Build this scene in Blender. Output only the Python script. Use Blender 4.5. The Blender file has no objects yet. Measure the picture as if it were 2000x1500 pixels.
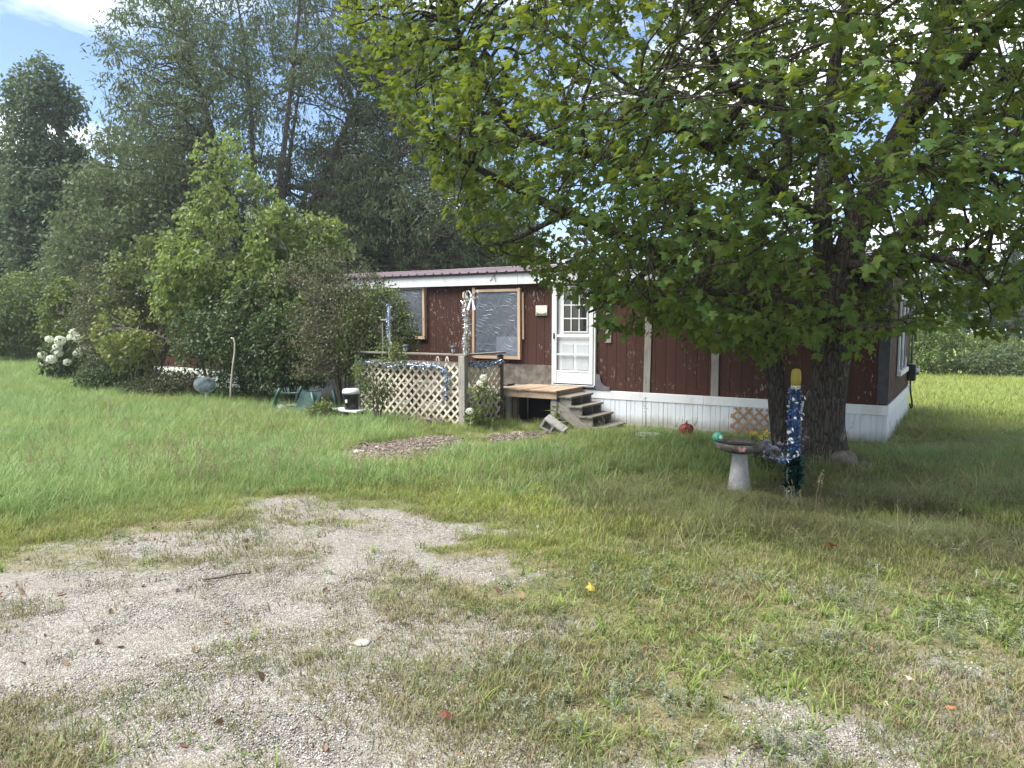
import bpy, math, random
import numpy as np
from mathutils import Vector, Matrix

scene = bpy.context.scene
COL = scene.collection
rad = math.radians

# ------------------------------------------------------------------ camera, light, exposure
CAM_H, PITCH, FPX = 1.65, rad(4.875), 1440.0
cam_data = bpy.data.cameras.new('camera')
cam_data.sensor_width = 36.0
cam_data.lens = 36.0 * FPX / 2000.0
cam_data.clip_start = 0.05
cam_data.clip_end = 2000
cam = bpy.data.objects.new('camera', cam_data)
cam.location = (0, 0, CAM_H)
cam.rotation_euler = (math.pi / 2 - PITCH, 0, 0)
COL.objects.link(cam)
scene.camera = cam

SUN_EL, SUN_AZ = rad(57), rad(-104)          # azimuth measured from +Y towards +X: the sun stands high on the left, a little behind the camera
SUN_STRENGTH, SUN_ANGLE = 2.9, rad(44)
SKY_STRENGTH = 0.065
world = bpy.data.worlds.new('World')
scene.world = world
world.use_nodes = True
wn, wl = world.node_tree.nodes, world.node_tree.links
wn.clear()
w_out = wn.new('ShaderNodeOutputWorld')
w_bg = wn.new('ShaderNodeBackground')
w_bg.inputs['Strength'].default_value = SKY_STRENGTH
sky = wn.new('ShaderNodeTexSky')
sky.sky_type = 'NISHITA'
sky.sun_disc = False
sky.sun_elevation = SUN_EL
sky.sun_rotation = SUN_AZ
sky.air_density = 0.85
sky.dust_density = 0.4
sky.ozone_density = 2.5
w_tc = wn.new('ShaderNodeTexCoord')
w_sep = wn.new('ShaderNodeSeparateXYZ')
wl.new(w_tc.outputs['Generated'], w_sep.inputs[0])
w_add = wn.new('ShaderNodeMath'); w_add.operation = 'ADD'; w_add.inputs[1].default_value = 0.22
w_abs = wn.new('ShaderNodeMath'); w_abs.operation = 'ABSOLUTE'
wl.new(w_sep.outputs['Z'], w_abs.inputs[0]); wl.new(w_abs.outputs[0], w_add.inputs[0])
w_dx = wn.new('ShaderNodeMath'); w_dx.operation = 'DIVIDE'
w_dy = wn.new('ShaderNodeMath'); w_dy.operation = 'DIVIDE'
wl.new(w_sep.outputs['X'], w_dx.inputs[0]); wl.new(w_add.outputs[0], w_dx.inputs[1])
wl.new(w_sep.outputs['Y'], w_dy.inputs[0]); wl.new(w_add.outputs[0], w_dy.inputs[1])
w_cmb = wn.new('ShaderNodeCombineXYZ')
wl.new(w_dx.outputs[0], w_cmb.inputs[0]); wl.new(w_dy.outputs[0], w_cmb.inputs[1])
w_cmb.inputs[2].default_value = 7.5
w_noise = wn.new('ShaderNodeTexNoise')
w_noise.inputs['Scale'].default_value = 1.05
w_noise.inputs['Detail'].default_value = 7
w_noise.inputs['Roughness'].default_value = 0.55
w_noise.inputs['Distortion'].default_value = 0.3
wl.new(w_cmb.outputs[0], w_noise.inputs['Vector'])
w_ramp = wn.new('ShaderNodeValToRGB')
w_ramp.color_ramp.elements[0].position = 0.46
w_ramp.color_ramp.elements[0].color = (0, 0, 0, 1)
w_ramp.color_ramp.elements[1].position = 0.60
w_ramp.color_ramp.elements[1].color = (1, 1, 1, 1)
wl.new(w_noise.outputs['Fac'], w_ramp.inputs[0])
w_mix = wn.new('ShaderNodeMix'); w_mix.data_type = 'RGBA'
wl.new(w_ramp.outputs[0], w_mix.inputs['Factor'])
wl.new(sky.outputs[0], w_mix.inputs['A'])
w_mix.inputs['B'].default_value = (10.5, 10.8, 11.2, 1)     # sunlit cloud, in the sky texture's own units
wl.new(w_mix.outputs['Result'], w_bg.inputs['Color'])
wl.new(w_bg.outputs[0], w_out.inputs[0])

sun_data = bpy.data.lights.new('sun', 'SUN')
sun_data.energy = SUN_STRENGTH
sun_data.angle = SUN_ANGLE
sun_data.color = (1.0, 0.95, 0.86)
sun = bpy.data.objects.new('sun', sun_data)
sdir = Vector((math.sin(SUN_AZ) * math.cos(SUN_EL), math.cos(SUN_AZ) * math.cos(SUN_EL), math.sin(SUN_EL)))
sun.rotation_euler = sdir.to_track_quat('Z', 'Y').to_euler()
sun.location = (0, 0, 30)
COL.objects.link(sun)

vs = scene.view_settings
vs.view_transform = 'Standard'
try:
    vs.look = 'None'
except Exception:
    pass
vs.gamma = 1.0
vs.use_curve_mapping = False
vs.exposure = 1.95
scene.render.engine = 'CYCLES'
cy = scene.cycles
cy.use_denoising = True
try:
    cy.denoiser = 'OPENIMAGEDENOISE'
    cy.denoising_prefilter = 'ACCURATE'
except Exception:
    pass
cy.max_bounces = 6
cy.diffuse_bounces = 4
cy.glossy_bounces = 2
cy.transmission_bounces = 4
cy.transparent_max_bounces = 6
cy.caustics_reflective = False
cy.caustics_refractive = False

# ------------------------------------------------------------------ helpers: pixels, ground, noise
def ray(px, py):
    dx = (px - 1000) / FPX
    dy = (750 - py) / FPX
    return np.array([dx, math.cos(PITCH) + dy * math.sin(PITCH), -math.sin(PITCH) + dy * math.cos(PITCH)])

def at(px, py, Y):
    d = ray(px, py)
    d = d * (Y / d[1])
    return np.array([d[0], d[1], d[2] + CAM_H])

def hash01(ix, iy, iz, seed):
    h = (ix.astype(np.int64) * 374761393 + iy.astype(np.int64) * 668265263 + iz.astype(np.int64) * 2147483647 + seed * 1274126177) & 0xFFFFFFFF
    h = ((h ^ (h >> 13)) * 1274126177) & 0xFFFFFFFF
    h = ((h ^ (h >> 16)) * 2246822519) & 0xFFFFFFFF
    return ((h ^ (h >> 15)) & 0xFFFFFF) / float(0xFFFFFF)

def noise3(p, seed=0):
    p = np.asarray(p, float)
    i = np.floor(p).astype(np.int64)
    f = p - i
    f = f * f * (3 - 2 * f)
    r = 0
    for dx in (0, 1):
        for dy in (0, 1):
            for dz in (0, 1):
                w = (f[:, 0] if dx else 1 - f[:, 0]) * (f[:, 1] if dy else 1 - f[:, 1]) * (f[:, 2] if dz else 1 - f[:, 2])
                r = r + w * hash01(i[:, 0] + dx, i[:, 1] + dy, i[:, 2] + dz, seed)
    return r

def fbm2(x, y, scale, seed=0, octaves=3):
    r, a, t = 0, 1.0, 0
    for o in range(octaves):
        p = np.stack([x * scale * 2 ** o, y * scale * 2 ** o, np.zeros_like(x) + 0.37 * o], -1)
        r = r + a * noise3(p, seed + o)
        t += a
        a *= 0.5
    return r / t

def sstep(a, b, x):
    t = np.clip((x - a) / (b - a), 0, 1)
    return t * t * (3 - 2 * t)

def gz_base(x, y):
    x = np.asarray(x, float); y = np.asarray(y, float)
    s = sstep(-14, 5, x)
    return -(0.15 + 0.85 * s) * 0.026 * np.clip(y - 1.5, 0, 60)

def ground(px, py):
    d = ray(px, py)
    s = 1.0
    for _ in range(50):
        p = d * s
        s = (float(gz_base(p[0], p[1])) - CAM_H) / d[2]
        if s < 0 or s > 400:
            s = 400
    p = d * s
    return (p[0], p[1])

def poly_sdf(x, y, pts):
    """signed distance to a polygon, positive inside"""
    pts = np.asarray(pts, float)
    n = len(pts)
    d2 = np.full(x.shape, 1e9)
    ins = np.zeros(x.shape, bool)
    for k in range(n):
        a, b = pts[k], pts[(k + 1) % n]
        e = b - a
        wx, wy = x - a[0], y - a[1]
        t = np.clip((wx * e[0] + wy * e[1]) / (e @ e), 0, 1)
        d2 = np.minimum(d2, (wx - t * e[0]) ** 2 + (wy - t * e[1]) ** 2)
        c = ((a[1] <= y) & (b[1] > y)) | ((b[1] <= y) & (a[1] > y))
        xi = a[0] + (y - a[1]) / (e[1] if abs(e[1]) > 1e-9 else 1e-9) * e[0]
        ins ^= c & (x < xi)
    d = np.sqrt(d2)
    return np.where(ins, d, -d)

GRAVEL = [ground(*q) for q in [(-500, 1240), (-200, 1170), (0, 1110), (250, 1035), (480, 975), (580, 985), (720, 1000), (870, 1030), (960, 1080),
                               (965, 1150), (1010, 1230), (1090, 1340), (1220, 1440), (1420, 1520), (1500, 1800), (-900, 1800)]]
DIRT = [ground(*q) for q in [(1120, 1440), (1330, 1385), (1480, 1320), (1640, 1255), (1850, 1260), (2020, 1300), (2300, 1330), (2400, 1620), (1000, 1700)]]
MULCH = [ground(*q) for q in [(645, 897), (690, 880), (760, 872), (830, 862), (890, 860), (890, 875), (850, 895), (760, 916), (690, 920)]]
LITTER = [ground(*q) for q in [(935, 852), (1000, 846), (1080, 846), (1040, 858), (960, 866)]]

def masks(x, y):
    n1 = fbm2(x, y, 1.3, 11, 4) - 0.5
    n2 = fbm2(x, y, 3.5, 23, 3) - 0.5
    g = sstep(-0.85, 0.70, poly_sdf(x, y, GRAVEL) + 1.4 * n1 + 1.5 * n2)
    strip = fbm2(x * 0.55, y * 1.6, 1.1, 51, 3)          # bands of dry thatch across the gravel
    g = g * (1 - 0.55 * sstep(0.48, 0.66, strip))
    d = 0.82 * sstep(-0.45, 0.45, poly_sdf(x, y, DIRT) + 1.0 * n1 + 0.9 * n2)
    m = sstep(-0.08, 0.10, poly_sdf(x, y, MULCH) + 0.35 * n2)
    l = 0.45 * sstep(-0.10, 0.25, poly_sdf(x, y, LITTER) + 0.4 * n2)
    return np.maximum(g, d), np.maximum(m, l), g

def gz(x, y):
    x = np.asarray(x, float); y = np.asarray(y, float)
    b = gz_base(x, y)
    b = b + 0.05 * (fbm2(x, y, 0.45, 5, 2) - 0.5) * sstep(2.5, 6, y)
    b = b + 0.05 * sstep(-0.1, 0.35, poly_sdf(x, y, MULCH))
    r2 = (x - 3.95) ** 2 + (y - 9.0) ** 2
    return b + 0.10 * np.exp(-r2 / 0.9)

def gz1(x, y):
    return float(gz(np.array([x]), np.array([y]))[0])

# ------------------------------------------------------------------ helpers: objects
def setp(o, label=None, cat=None, group=None, kind=None):
    if label: o['label'] = label
    if cat: o['category'] = cat
    if group: o['group'] = group
    if kind: o['kind'] = kind
    return o

def thing(name, label, cat, loc=(0, 0, 0), rotz=0.0, group=None):
    o = bpy.data.objects.new(name, None)
    o.empty_display_size = 0.2
    COL.objects.link(o)
    o.location = loc
    o.rotation_euler = (0, 0, rotz)
    return setp(o, label, cat, group)

def mesh_np(name, verts, faces_list, mat=None, smooth=False):
    """verts (N,3); faces_list: list of integer arrays (F,k)"""
    me = bpy.data.meshes.new(name)
    verts = np.asarray(verts, np.float32)
    fl = [np.asarray(f, np.int32) for f in faces_list if len(f)]
    nv = len(verts)
    loops = np.concatenate([f.ravel() for f in fl])
    sizes = np.concatenate([np.full(len(f), f.shape[1], np.int32) for f in fl])
    starts = np.concatenate([[0], np.cumsum(sizes)[:-1]]).astype(np.int32)
    me.vertices.add(nv)
    me.vertices.foreach_set('co', verts.ravel())
    me.loops.add(len(loops))
    me.loops.foreach_set('vertex_index', loops)
    me.polygons.add(len(sizes))
    me.polygons.foreach_set('loop_start', starts)
    me.polygons.foreach_set('loop_total', sizes)
    me.polygons.foreach_set('use_smooth', np.full(len(sizes), bool(smooth)))
    me.update(calc_edges=True)
    me.validate()
    if mat: me.materials.append(mat)
    return me

def link(name, me, parent=None, loc=(0, 0, 0), rot=(0, 0, 0)):
    o = bpy.data.objects.new(name, me)
    COL.objects.link(o)
    if parent is not None: o.parent = parent
    o.location = loc
    o.rotation_euler = rot
    return o

class MB:
    def __init__(s):
        s.v, s.f, s.n = [], {}, 0
    def add(s, verts, faces):
        verts = np.asarray(verts, float)
        for f in faces:
            s.f.setdefault(len(f), []).append([i + s.n for i in f])
        s.v.append(verts)
        s.n += len(verts)
        return s
    def box(s, x0, x1, y0, y1, z0, z1, M=None):
        v = np.array([(x, y, z) for z in (z0, z1) for y in (y0, y1) for x in (x0, x1)], float)
        if M is not None: v = v @ np.asarray(M)[:3, :3].T + np.asarray(M)[:3, 3]
        return s.add(v, [(0, 2, 3, 1), (4, 5, 7, 6), (0, 1, 5, 4), (2, 6, 7, 3), (0, 4, 6, 2), (1, 3, 7, 5)])
    def bbox(s, x0, x1, y0, y1, z0, z1, b=0.006, M=None):
        """box with chamfered edges"""
        b = min(b, (x1 - x0) * .3, (y1 - y0) * .3, (z1 - z0) * .3)
        X, Y, Z = (x0, x1), (y0, y1), (z0, z1)
        v, idx = [], {}
        for i in (0, 1):
            for j in (0, 1):
                for k in (0, 1):
                    for a in range(3):
                        p = [X[i], Y[j], Z[k]]
                        sg = [(1 - 2 * i), (1 - 2 * j), (1 - 2 * k)]
                        for c in range(3):
                            if c != a: p[c] += sg[c] * b
                        idx[(i, j, k, a)] = len(v); v.append(p)
        F = []
        def q(l, outward):
            c = np.mean([v[t] for t in l], 0)
            n = np.cross(np.array(v[l[1]]) - v[l[0]], np.array(v[l[2]]) - v[l[0]])
            F.append(tuple(l) if n @ outward > 0 else tuple(l[::-1]))
        for i in (0, 1):
            q([idx[(i, j, k, 0)] for j, k in ((0, 0), (1, 0), (1, 1), (0, 1))], np.array([2 * i - 1, 0, 0]))
            q([idx[(j, i, k, 1)] for j, k in ((0, 0), (1, 0), (1, 1), (0, 1))], np.array([0, 2 * i - 1, 0]))
            q([idx[(j, k, i, 2)] for j, k in ((0, 0), (1, 0), (1, 1), (0, 1))], np.array([0, 0, 2 * i - 1]))
        for i in (0, 1):
            for j in (0, 1):
                o = np.array([2 * i - 1, 2 * j - 1])
                q([idx[(i, j, 0, 0)], idx[(i, j, 1, 0)], idx[(i, j, 1, 1)], idx[(i, j, 0, 1)]], np.array([o[0], o[1], 0]))
                q([idx[(i, 0, j, 0)], idx[(i, 1, j, 0)], idx[(i, 1, j, 2)], idx[(i, 0, j, 2)]], np.array([o[0], 0, o[1]]))
                q([idx[(0, i, j, 1)], idx[(1, i, j, 1)], idx[(1, i, j, 2)], idx[(0, i, j, 2)]], np.array([0, o[0], o[1]]))
                for k in (0, 1):
                    q([idx[(i, j, k, a)] for a in range(3)], np.array([2 * i - 1, 2 * j - 1, 2 * k - 1]))
        v = np.array(v)
        if M is not None: v = v @ np.asarray(M)[:3, :3].T + np.asarray(M)[:3, 3]
        return s.add(v, F)
    def tube(s, pts, radii, k=8, cap=True, wob=0.0, seed=0):
        pts = np.asarray(pts, float)
        n = len(pts)
        radii = np.broadcast_to(np.asarray(radii, float), (n,))
        V, F = tubes(pts[None], radii[None], k)
        if wob:
            c = np.repeat(pts, k, 0)
            d = V - c
            w = 1 + wob * (noise3(V * 6.0, seed) - 0.5) * 2 + wob * (noise3(V * 17.0, seed + 3) - 0.5)
            V = c + d * w[:, None]
        s.add(V, [tuple(f) for f in F])
        if cap:
            b = s.n - len(V)
            s.f.setdefault(k, []).append([b + i for i in range(k)][::-1])
            s.f.setdefault(k, []).append([b + (n - 1) * k + i for i in range(k)])
        return s
    def lathe(s, prof, k=24, M=None, wob=None):
        prof = np.asarray(prof, float)
        a = np.linspace(0, 2 * math.pi, k, endpoint=False)
        V = np.stack([np.outer(prof[:, 0], np.cos(a)), np.outer(prof[:, 0], np.sin(a)), np.repeat(prof[:, 1][:, None], k, 1)], -1)
        if wob is not None: V = wob(V, a)
        V = V.reshape(-1, 3)
        if M is not None: V = V @ np.asarray(M)[:3, :3].T + np.asarray(M)[:3, 3]
        F = []
        for i in range(len(prof) - 1):
            for j in range(k):
                j2 = (j + 1) % k
                F.append((i * k + j, i * k + j2, (i + 1) * k + j2, (i + 1) * k + j))
        return s.add(V, F)
    def mesh(s, name, mat=None, smooth=False):
        return mesh_np(name, np.concatenate(s.v), [np.array(f) for f in s.f.values()], mat, smooth)
    def build(s, name, mat=None, parent=None, smooth=False, loc=(0, 0, 0), rot=(0, 0, 0)):
        return link(name, s.mesh(name, mat, smooth), parent, loc, rot)

def frames(tan):
    up = np.zeros_like(tan); up[..., 2] = 1
    alt = np.abs(tan[..., 2]) > 0.93
    up[alt] = (1, 0, 0)
    a = np.cross(tan, up); a /= np.linalg.norm(a, axis=-1, keepdims=True) + 1e-9
    b = np.cross(a, tan)
    return a, b

def tubes(P, R, k):
    """P (B,n,3) polylines, R (B,n) radii -> verts, quads"""
    B, n, _ = P.shape
    T = np.gradient(P, axis=1)
    T /= np.linalg.norm(T, axis=-1, keepdims=True) + 1e-9
    Tm = T.mean(1, keepdims=True); Tm = Tm / (np.linalg.norm(Tm, axis=-1, keepdims=True) + 1e-9)
    a0, _ = frames(np.broadcast_to(Tm, T.shape).copy())
    a = a0 - (a0 * T).sum(-1, keepdims=True) * T
    a /= np.linalg.norm(a, axis=-1, keepdims=True) + 1e-9
    b = np.cross(T, a)
    an = np.linspace(0, 2 * math.pi, k, endpoint=False)
    V = P[:, :, None, :] + R[:, :, None, None] * (np.cos(an)[None, None, :, None] * a[:, :, None, :] + np.sin(an)[None, None, :, None] * b[:, :, None, :])
    i = np.arange(n - 1)[:, None]; j = np.arange(k)[None, :]; j2 = (j + 1) % k
    q = np.stack([i * k + j, i * k + j2, (i + 1) * k + j2, (i + 1) * k + j], -1).reshape(-1, 4)
    F = (q[None] + (np.arange(B) * n * k)[:, None, None]).reshape(-1, 4)
    return V.reshape(-1, 3), F

def rotmat(rx=0, ry=0, rz=0, loc=(0, 0, 0)):
    M = Matrix.Translation(loc) @ Matrix.Rotation(rz, 4, 'Z') @ Matrix.Rotation(ry, 4, 'Y') @ Matrix.Rotation(rx, 4, 'X')
    return np.array(M)

# ------------------------------------------------------------------ materials
class NT:
    def __init__(s, name):
        s.m = bpy.data.materials.new(name)
        s.m.use_nodes = True
        s.t = s.m.node_tree
        s.n, s.l = s.t.nodes, s.t.links
        s.n.clear()
        s.out = s.n.new('ShaderNodeOutputMaterial')
    def node(s, typ, ins=None, **attrs):
        n = s.n.new('ShaderNode' + typ)
        for k, v in attrs.items(): setattr(n, k, v)
        for k, v in (ins or {}).items(): s.set(n, k, v)
        return n
    def set(s, n, k, v):
        sock = n.inputs[k]
        if isinstance(v, bpy.types.NodeSocket): s.l.new(v, sock)
        elif isinstance(v, bpy.types.Node): s.l.new(v.outputs[0], sock)
        elif isinstance(v, (tuple, list)) and len(v) == 3 and sock.type == 'RGBA': sock.default_value = (*v, 1)
        else: sock.default_value = v
    def coord(s, kind='Object'):
        if kind == 'World': return s.node('NewGeometry').outputs['Position']
        return s.node('TexCoord').outputs[kind]
    def mapped(s, vec, scale=(1, 1, 1), loc=None):
        return s.node('Mapping', {'Vector': vec, 'Scale': scale, **({'Location': loc} if loc is not None else {})}).outputs[0]
    def noise(s, vec, scale, detail=4, rough=0.55, dist=0.0):
        return s.node('TexNoise', {'Vector': vec, 'Scale': scale, 'Detail': detail, 'Roughness': rough, 'Distortion': dist}).outputs['Fac']
    def ramp(s, fac, stops, interp='LINEAR'):
        r = s.node('ValToRGB', {'Fac': fac})
        cr = r.color_ramp; cr.interpolation = interp
        while len(cr.elements) < len(stops): cr.elements.new(0.5)
        for e, (p, c) in zip(cr.elements, stops):
            e.position = p
            e.color = (c, c, c, 1) if isinstance(c, (int, float)) else (*c, 1)
        return r.outputs[0]
    def mix(s, f, a, b, mode='MIX'):
        n = s.node('Mix', data_type='RGBA', blend_type=mode)
        s.set(n, 'Factor', f); s.set(n, 'A', a if not (isinstance(a, tuple) and len(a) == 3) else (*a, 1)); s.set(n, 'B', b if not (isinstance(b, tuple) and len(b) == 3) else (*b, 1))
        return n.outputs['Result']
    def math(s, op, a, b=0.0):
        n = s.node('Math', operation=op)
        s.set(n, 0, a); s.set(n, 1, b)
        return n.outputs[0]
    def bump(s, h, strength=0.4, dist=0.01):
        return s.node('Bump', {'Height': h, 'Strength': strength, 'Distance': dist}).outputs[0]
    def principled(s, **k):
        ins = {}
        for a, b in k.items(): ins[a.replace('_', ' ')] = b
        p = s.node('BsdfPrincipled', ins)
        return p
    def done(s, sh):
        s.l.new(sh.outputs[0] if isinstance(sh, bpy.types.Node) else sh, s.out.inputs['Surface'])
        return s.m

def mat_plain(name, col, rough=0.6, var=0.25, scale=8.0, metal=0.0, bump=0.0, spec=0.4, obj_var=0.0):
    t = NT(name)
    c = t.coord('Object')
    n = t.noise(c, scale, 5)
    d = tuple(x * (1 - var) for x in col); b = tuple(min(1, x * (1 + var)) for x in col)
    colr = t.ramp(n, [(0.3, d), (0.7, b)])
    if obj_var:
        rnd = t.node('ObjectInfo').outputs['Random']
        colr = t.mix(1.0, colr, t.ramp(rnd, [(0, 1 - obj_var), (1, 1 + obj_var)]), 'MULTIPLY')
    k = dict(Base_Color=colr, Roughness=rough, Metallic=metal)
    k['Specular_IOR_Level'] = spec
    if bump: k['Normal'] = t.bump(t.noise(c, scale * 6, 4), bump, 0.01)
    return t.done(t.principled(**k))

def mat_siding():
    t = NT('brown_siding_paint')
    w = t.coord('World')
    rnd = t.node('ObjectInfo').outputs['Random']
    grain = t.noise(t.mapped(w, (22, 22, 1.2)), 4.0, 5, 0.6)
    base = t.ramp(grain, [(0.25, (0.037, 0.0150, 0.0110)), (0.75, (0.060, 0.0245, 0.0178))])
    base = t.mix(1.0, base, t.ramp(rnd, [(0, 0.92), (1, 1.08)]), 'MULTIPLY')
    big = t.noise(w, 1.1, 3)
    base = t.mix(t.math('MULTIPLY', t.ramp(big, [(0.45, 0.0), (0.75, 1.0)]), 0.35), base, (0.072, 0.040, 0.034))
    chips = t.noise(t.mapped(w, (1, 1, 0.45)), 24.0, 6, 0.65)
    zone = t.noise(t.mapped(w, (1, 1, 0.6)), 1.7, 3)
    cm = t.math('MULTIPLY', t.ramp(chips, [(0.575, 0.0), (0.66, 1.0)]), t.ramp(zone, [(0.45, 0.0), (0.60, 1.0)]))
    col = t.mix(cm, base, (0.30, 0.26, 0.24))
    h = t.math('SUBTRACT', grain, t.math('MULTIPLY', cm, 0.6))
    return t.done(t.principled(Base_Color=col, Roughness=0.72, Specular_IOR_Level=0.18, Normal=t.bump(h, 0.35, 0.006)))

def mat_white_paint(name='white_trim_paint', tint=(0.60, 0.615, 0.63), dirt=0.55):
    t = NT(name)
    w = t.coord('World')
    n = t.noise(t.mapped(w, (1, 1, 0.35)), 5.0, 6, 0.6)
    col = t.mix(t.math('MULTIPLY', t.ramp(n, [(0.5, 0.0), (0.78, 1.0)]), dirt), tint, (0.36, 0.34, 0.30))
    # soil splashed up from the ground: stays at the foot of the sheets
    z = t.node('SeparateXYZ', {0: w}).outputs['Z']
    foot = t.math('MULTIPLY', t.ramp(t.math('ADD', t.math('MULTIPLY', z, -3.0), t.math('MULTIPLY', n, 0.6)), [(0.55, 0.0), (1.20, 1.0)]), 0.75)
    col = t.mix(foot, col, (0.22, 0.21, 0.16))
    rust = t.noise(w, 2.3, 4)
    col = t.mix(t.ramp(rust, [(0.76, 0.0), (0.80, 0.6)]), col, (0.42, 0.27, 0.12))
    return t.done(t.principled(Base_Color=col, Roughness=0.45, Normal=t.bump(t.noise(w, 30, 3), 0.08, 0.01)))

def mat_wood(name, c0, c1, rough=0.8, long_axis='X', bump=0.4, ov=0.18, knots=True):
    t = NT(name)
    c = t.coord('Object')
    rnd = t.node('ObjectInfo').outputs['Random']
    sc = {'X': (1.5, 26, 26), 'Y': (26, 1.5, 26), 'Z': (26, 26, 1.5)}[long_axis]
    off = t.node('CombineXYZ', {0: t.math('MULTIPLY', rnd, 37.0), 1: t.math('MULTIPLY', rnd, 19.0), 2: t.math('MULTIPLY', rnd, 53.0)}).outputs[0]
    v = t.node('VectorMath', {0: c, 1: off}, operation='ADD').outputs[0]
    g = t.noise(t.mapped(v, sc), 2.2, 6, 0.62, 0.25)
    col = t.ramp(g, [(0.28, c0), (0.72, c1)])
    col = t.mix(1.0, col, t.ramp(rnd, [(0, 1 - ov), (1, 1 + ov)]), 'MULTIPLY')
    st = t.noise(v, 3.0, 4)
    col = t.mix(t.math('MULTIPLY', t.ramp(st, [(0.5, 0.0), (0.8, 1.0)]), 0.55), col, tuple(x * 0.45 for x in c0))
    return t.done(t.principled(Base_Color=col, Roughness=rough, Specular_IOR_Level=0.25, Normal=t.bump(g, bump, 0.006)))

def mat_bark(name, c0, c1, lichen=(0.30, 0.32, 0.27), lich=0.5, scale=1.0, bump=0.9):
    t = NT(name)
    w = t.coord('World')
    v = t.mapped(w, (15 * scale, 15 * scale, 2.6 * scale))
    dist = t.node('VectorMath', {0: v, 1: t.node('TexNoise', {'Vector': v, 'Scale': 1.2, 'Detail': 3}).outputs['Color']}, operation='ADD').outputs[0]
    vo = t.node('TexVoronoi', {'Vector': dist, 'Scale': 1.6}, feature='DISTANCE_TO_EDGE').outputs['Distance']
    n = t.noise(t.mapped(w, (6 * scale, 6 * scale, 3 * scale)), 6.0, 6, 0.65)
    h = t.math('ADD', t.ramp(vo, [(0.0, 0.0), (0.28, 1.0)]), t.math('MULTIPLY', n, 0.7))
    col = t.ramp(h, [(0.35, c0), (1.3, c1)])
    col = t.mix(t.math('MULTIPLY', t.ramp(n, [(0.4, 0.0), (0.75, 1.0)]), 0.4), col, tuple(min(1, x * 1.5) for x in c1))
    ln = t.noise(w, 3.3 * scale, 4, 0.6)
    lm = t.math('MULTIPLY', t.ramp(ln, [(0.58, 0.0), (0.68, 1.0)]), lich)
    col = t.mix(t.math('MULTIPLY', lm, t.ramp(t.noise(w, 40.0, 3), [(0.42, 0.0), (0.55, 1.0)])), col, lichen)
    return t.done(t.principled(Base_Color=col, Roughness=0.92, Specular_IOR_Level=0.15, Normal=t.bump(h, bump, 0.02)))

def mat_leaf(name, cols, trans, tfac=0.35, rough=0.5, patch=0.0, patch_col=None, spec=0.35, obj_var=False):
    """cols: ramp of leaf colours by leaf; trans: colour of light passing through a leaf"""
    t = NT(name)
    r = t.node('NewGeometry').outputs['Random Per Island']
    if obj_var:
        r = t.math('FRACT', t.math('ADD', r, t.node('ObjectInfo').outputs['Random']))
    n = len(cols)
    col = t.ramp(r, [(i / max(1, n - 1), c) for i, c in enumerate(cols)])
    if patch:
        w = t.coord('World')
        pn = t.noise(w, patch, 2)
        col = t.mix(t.ramp(pn, [(0.48, 0.0), (0.62, 0.8)]), col, patch_col)
    tr = t.mix(0.55, col, trans)
    p = t.principled(Base_Color=col, Roughness=rough, Specular_IOR_Level=spec)
    tl = t.node('BsdfTranslucent', {'Color': tr})
    return t.done(t.node('MixShader', {0: tfac, 1: p.outputs[0], 2: tl.outputs[0]}))

def mat_grass(name, root, mid, tip, dry, dry_amt=0.25, tfac=0.3, patch=0.5, alt=None):
    t = NT(name)
    r = t.node('NewGeometry').outputs['Random Per Island']
    g = t.node('TexCoord').outputs['Object']
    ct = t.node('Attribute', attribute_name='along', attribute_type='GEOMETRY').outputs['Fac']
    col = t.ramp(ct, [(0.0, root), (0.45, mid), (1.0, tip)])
    w = t.coord('World')
    if alt is not None:
        pn = t.noise(w, patch, 3)
        col = t.mix(t.ramp(pn, [(0.42, 0.0), (0.62, 0.85)]), col, alt)
    col = t.mix(t.ramp(r, [(1 - dry_amt - 0.02, 0.0), (1 - dry_amt + 0.02, 0.9)]), col, dry)
    col = t.mix(1.0, col, t.ramp(t.noise(r, 91.0, 1), [(0.3, 0.7), (0.7, 1.3)]), 'MULTIPLY') if False else col
    p = t.principled(Base_Color=col, Roughness=0.5, Specular_IOR_Level=0.3)
    tl = t.node('BsdfTranslucent', {'Color': col})
    return t.done(t.node('MixShader', {0: tfac, 1: p.outputs[0], 2: tl.outputs[0]}))

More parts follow.
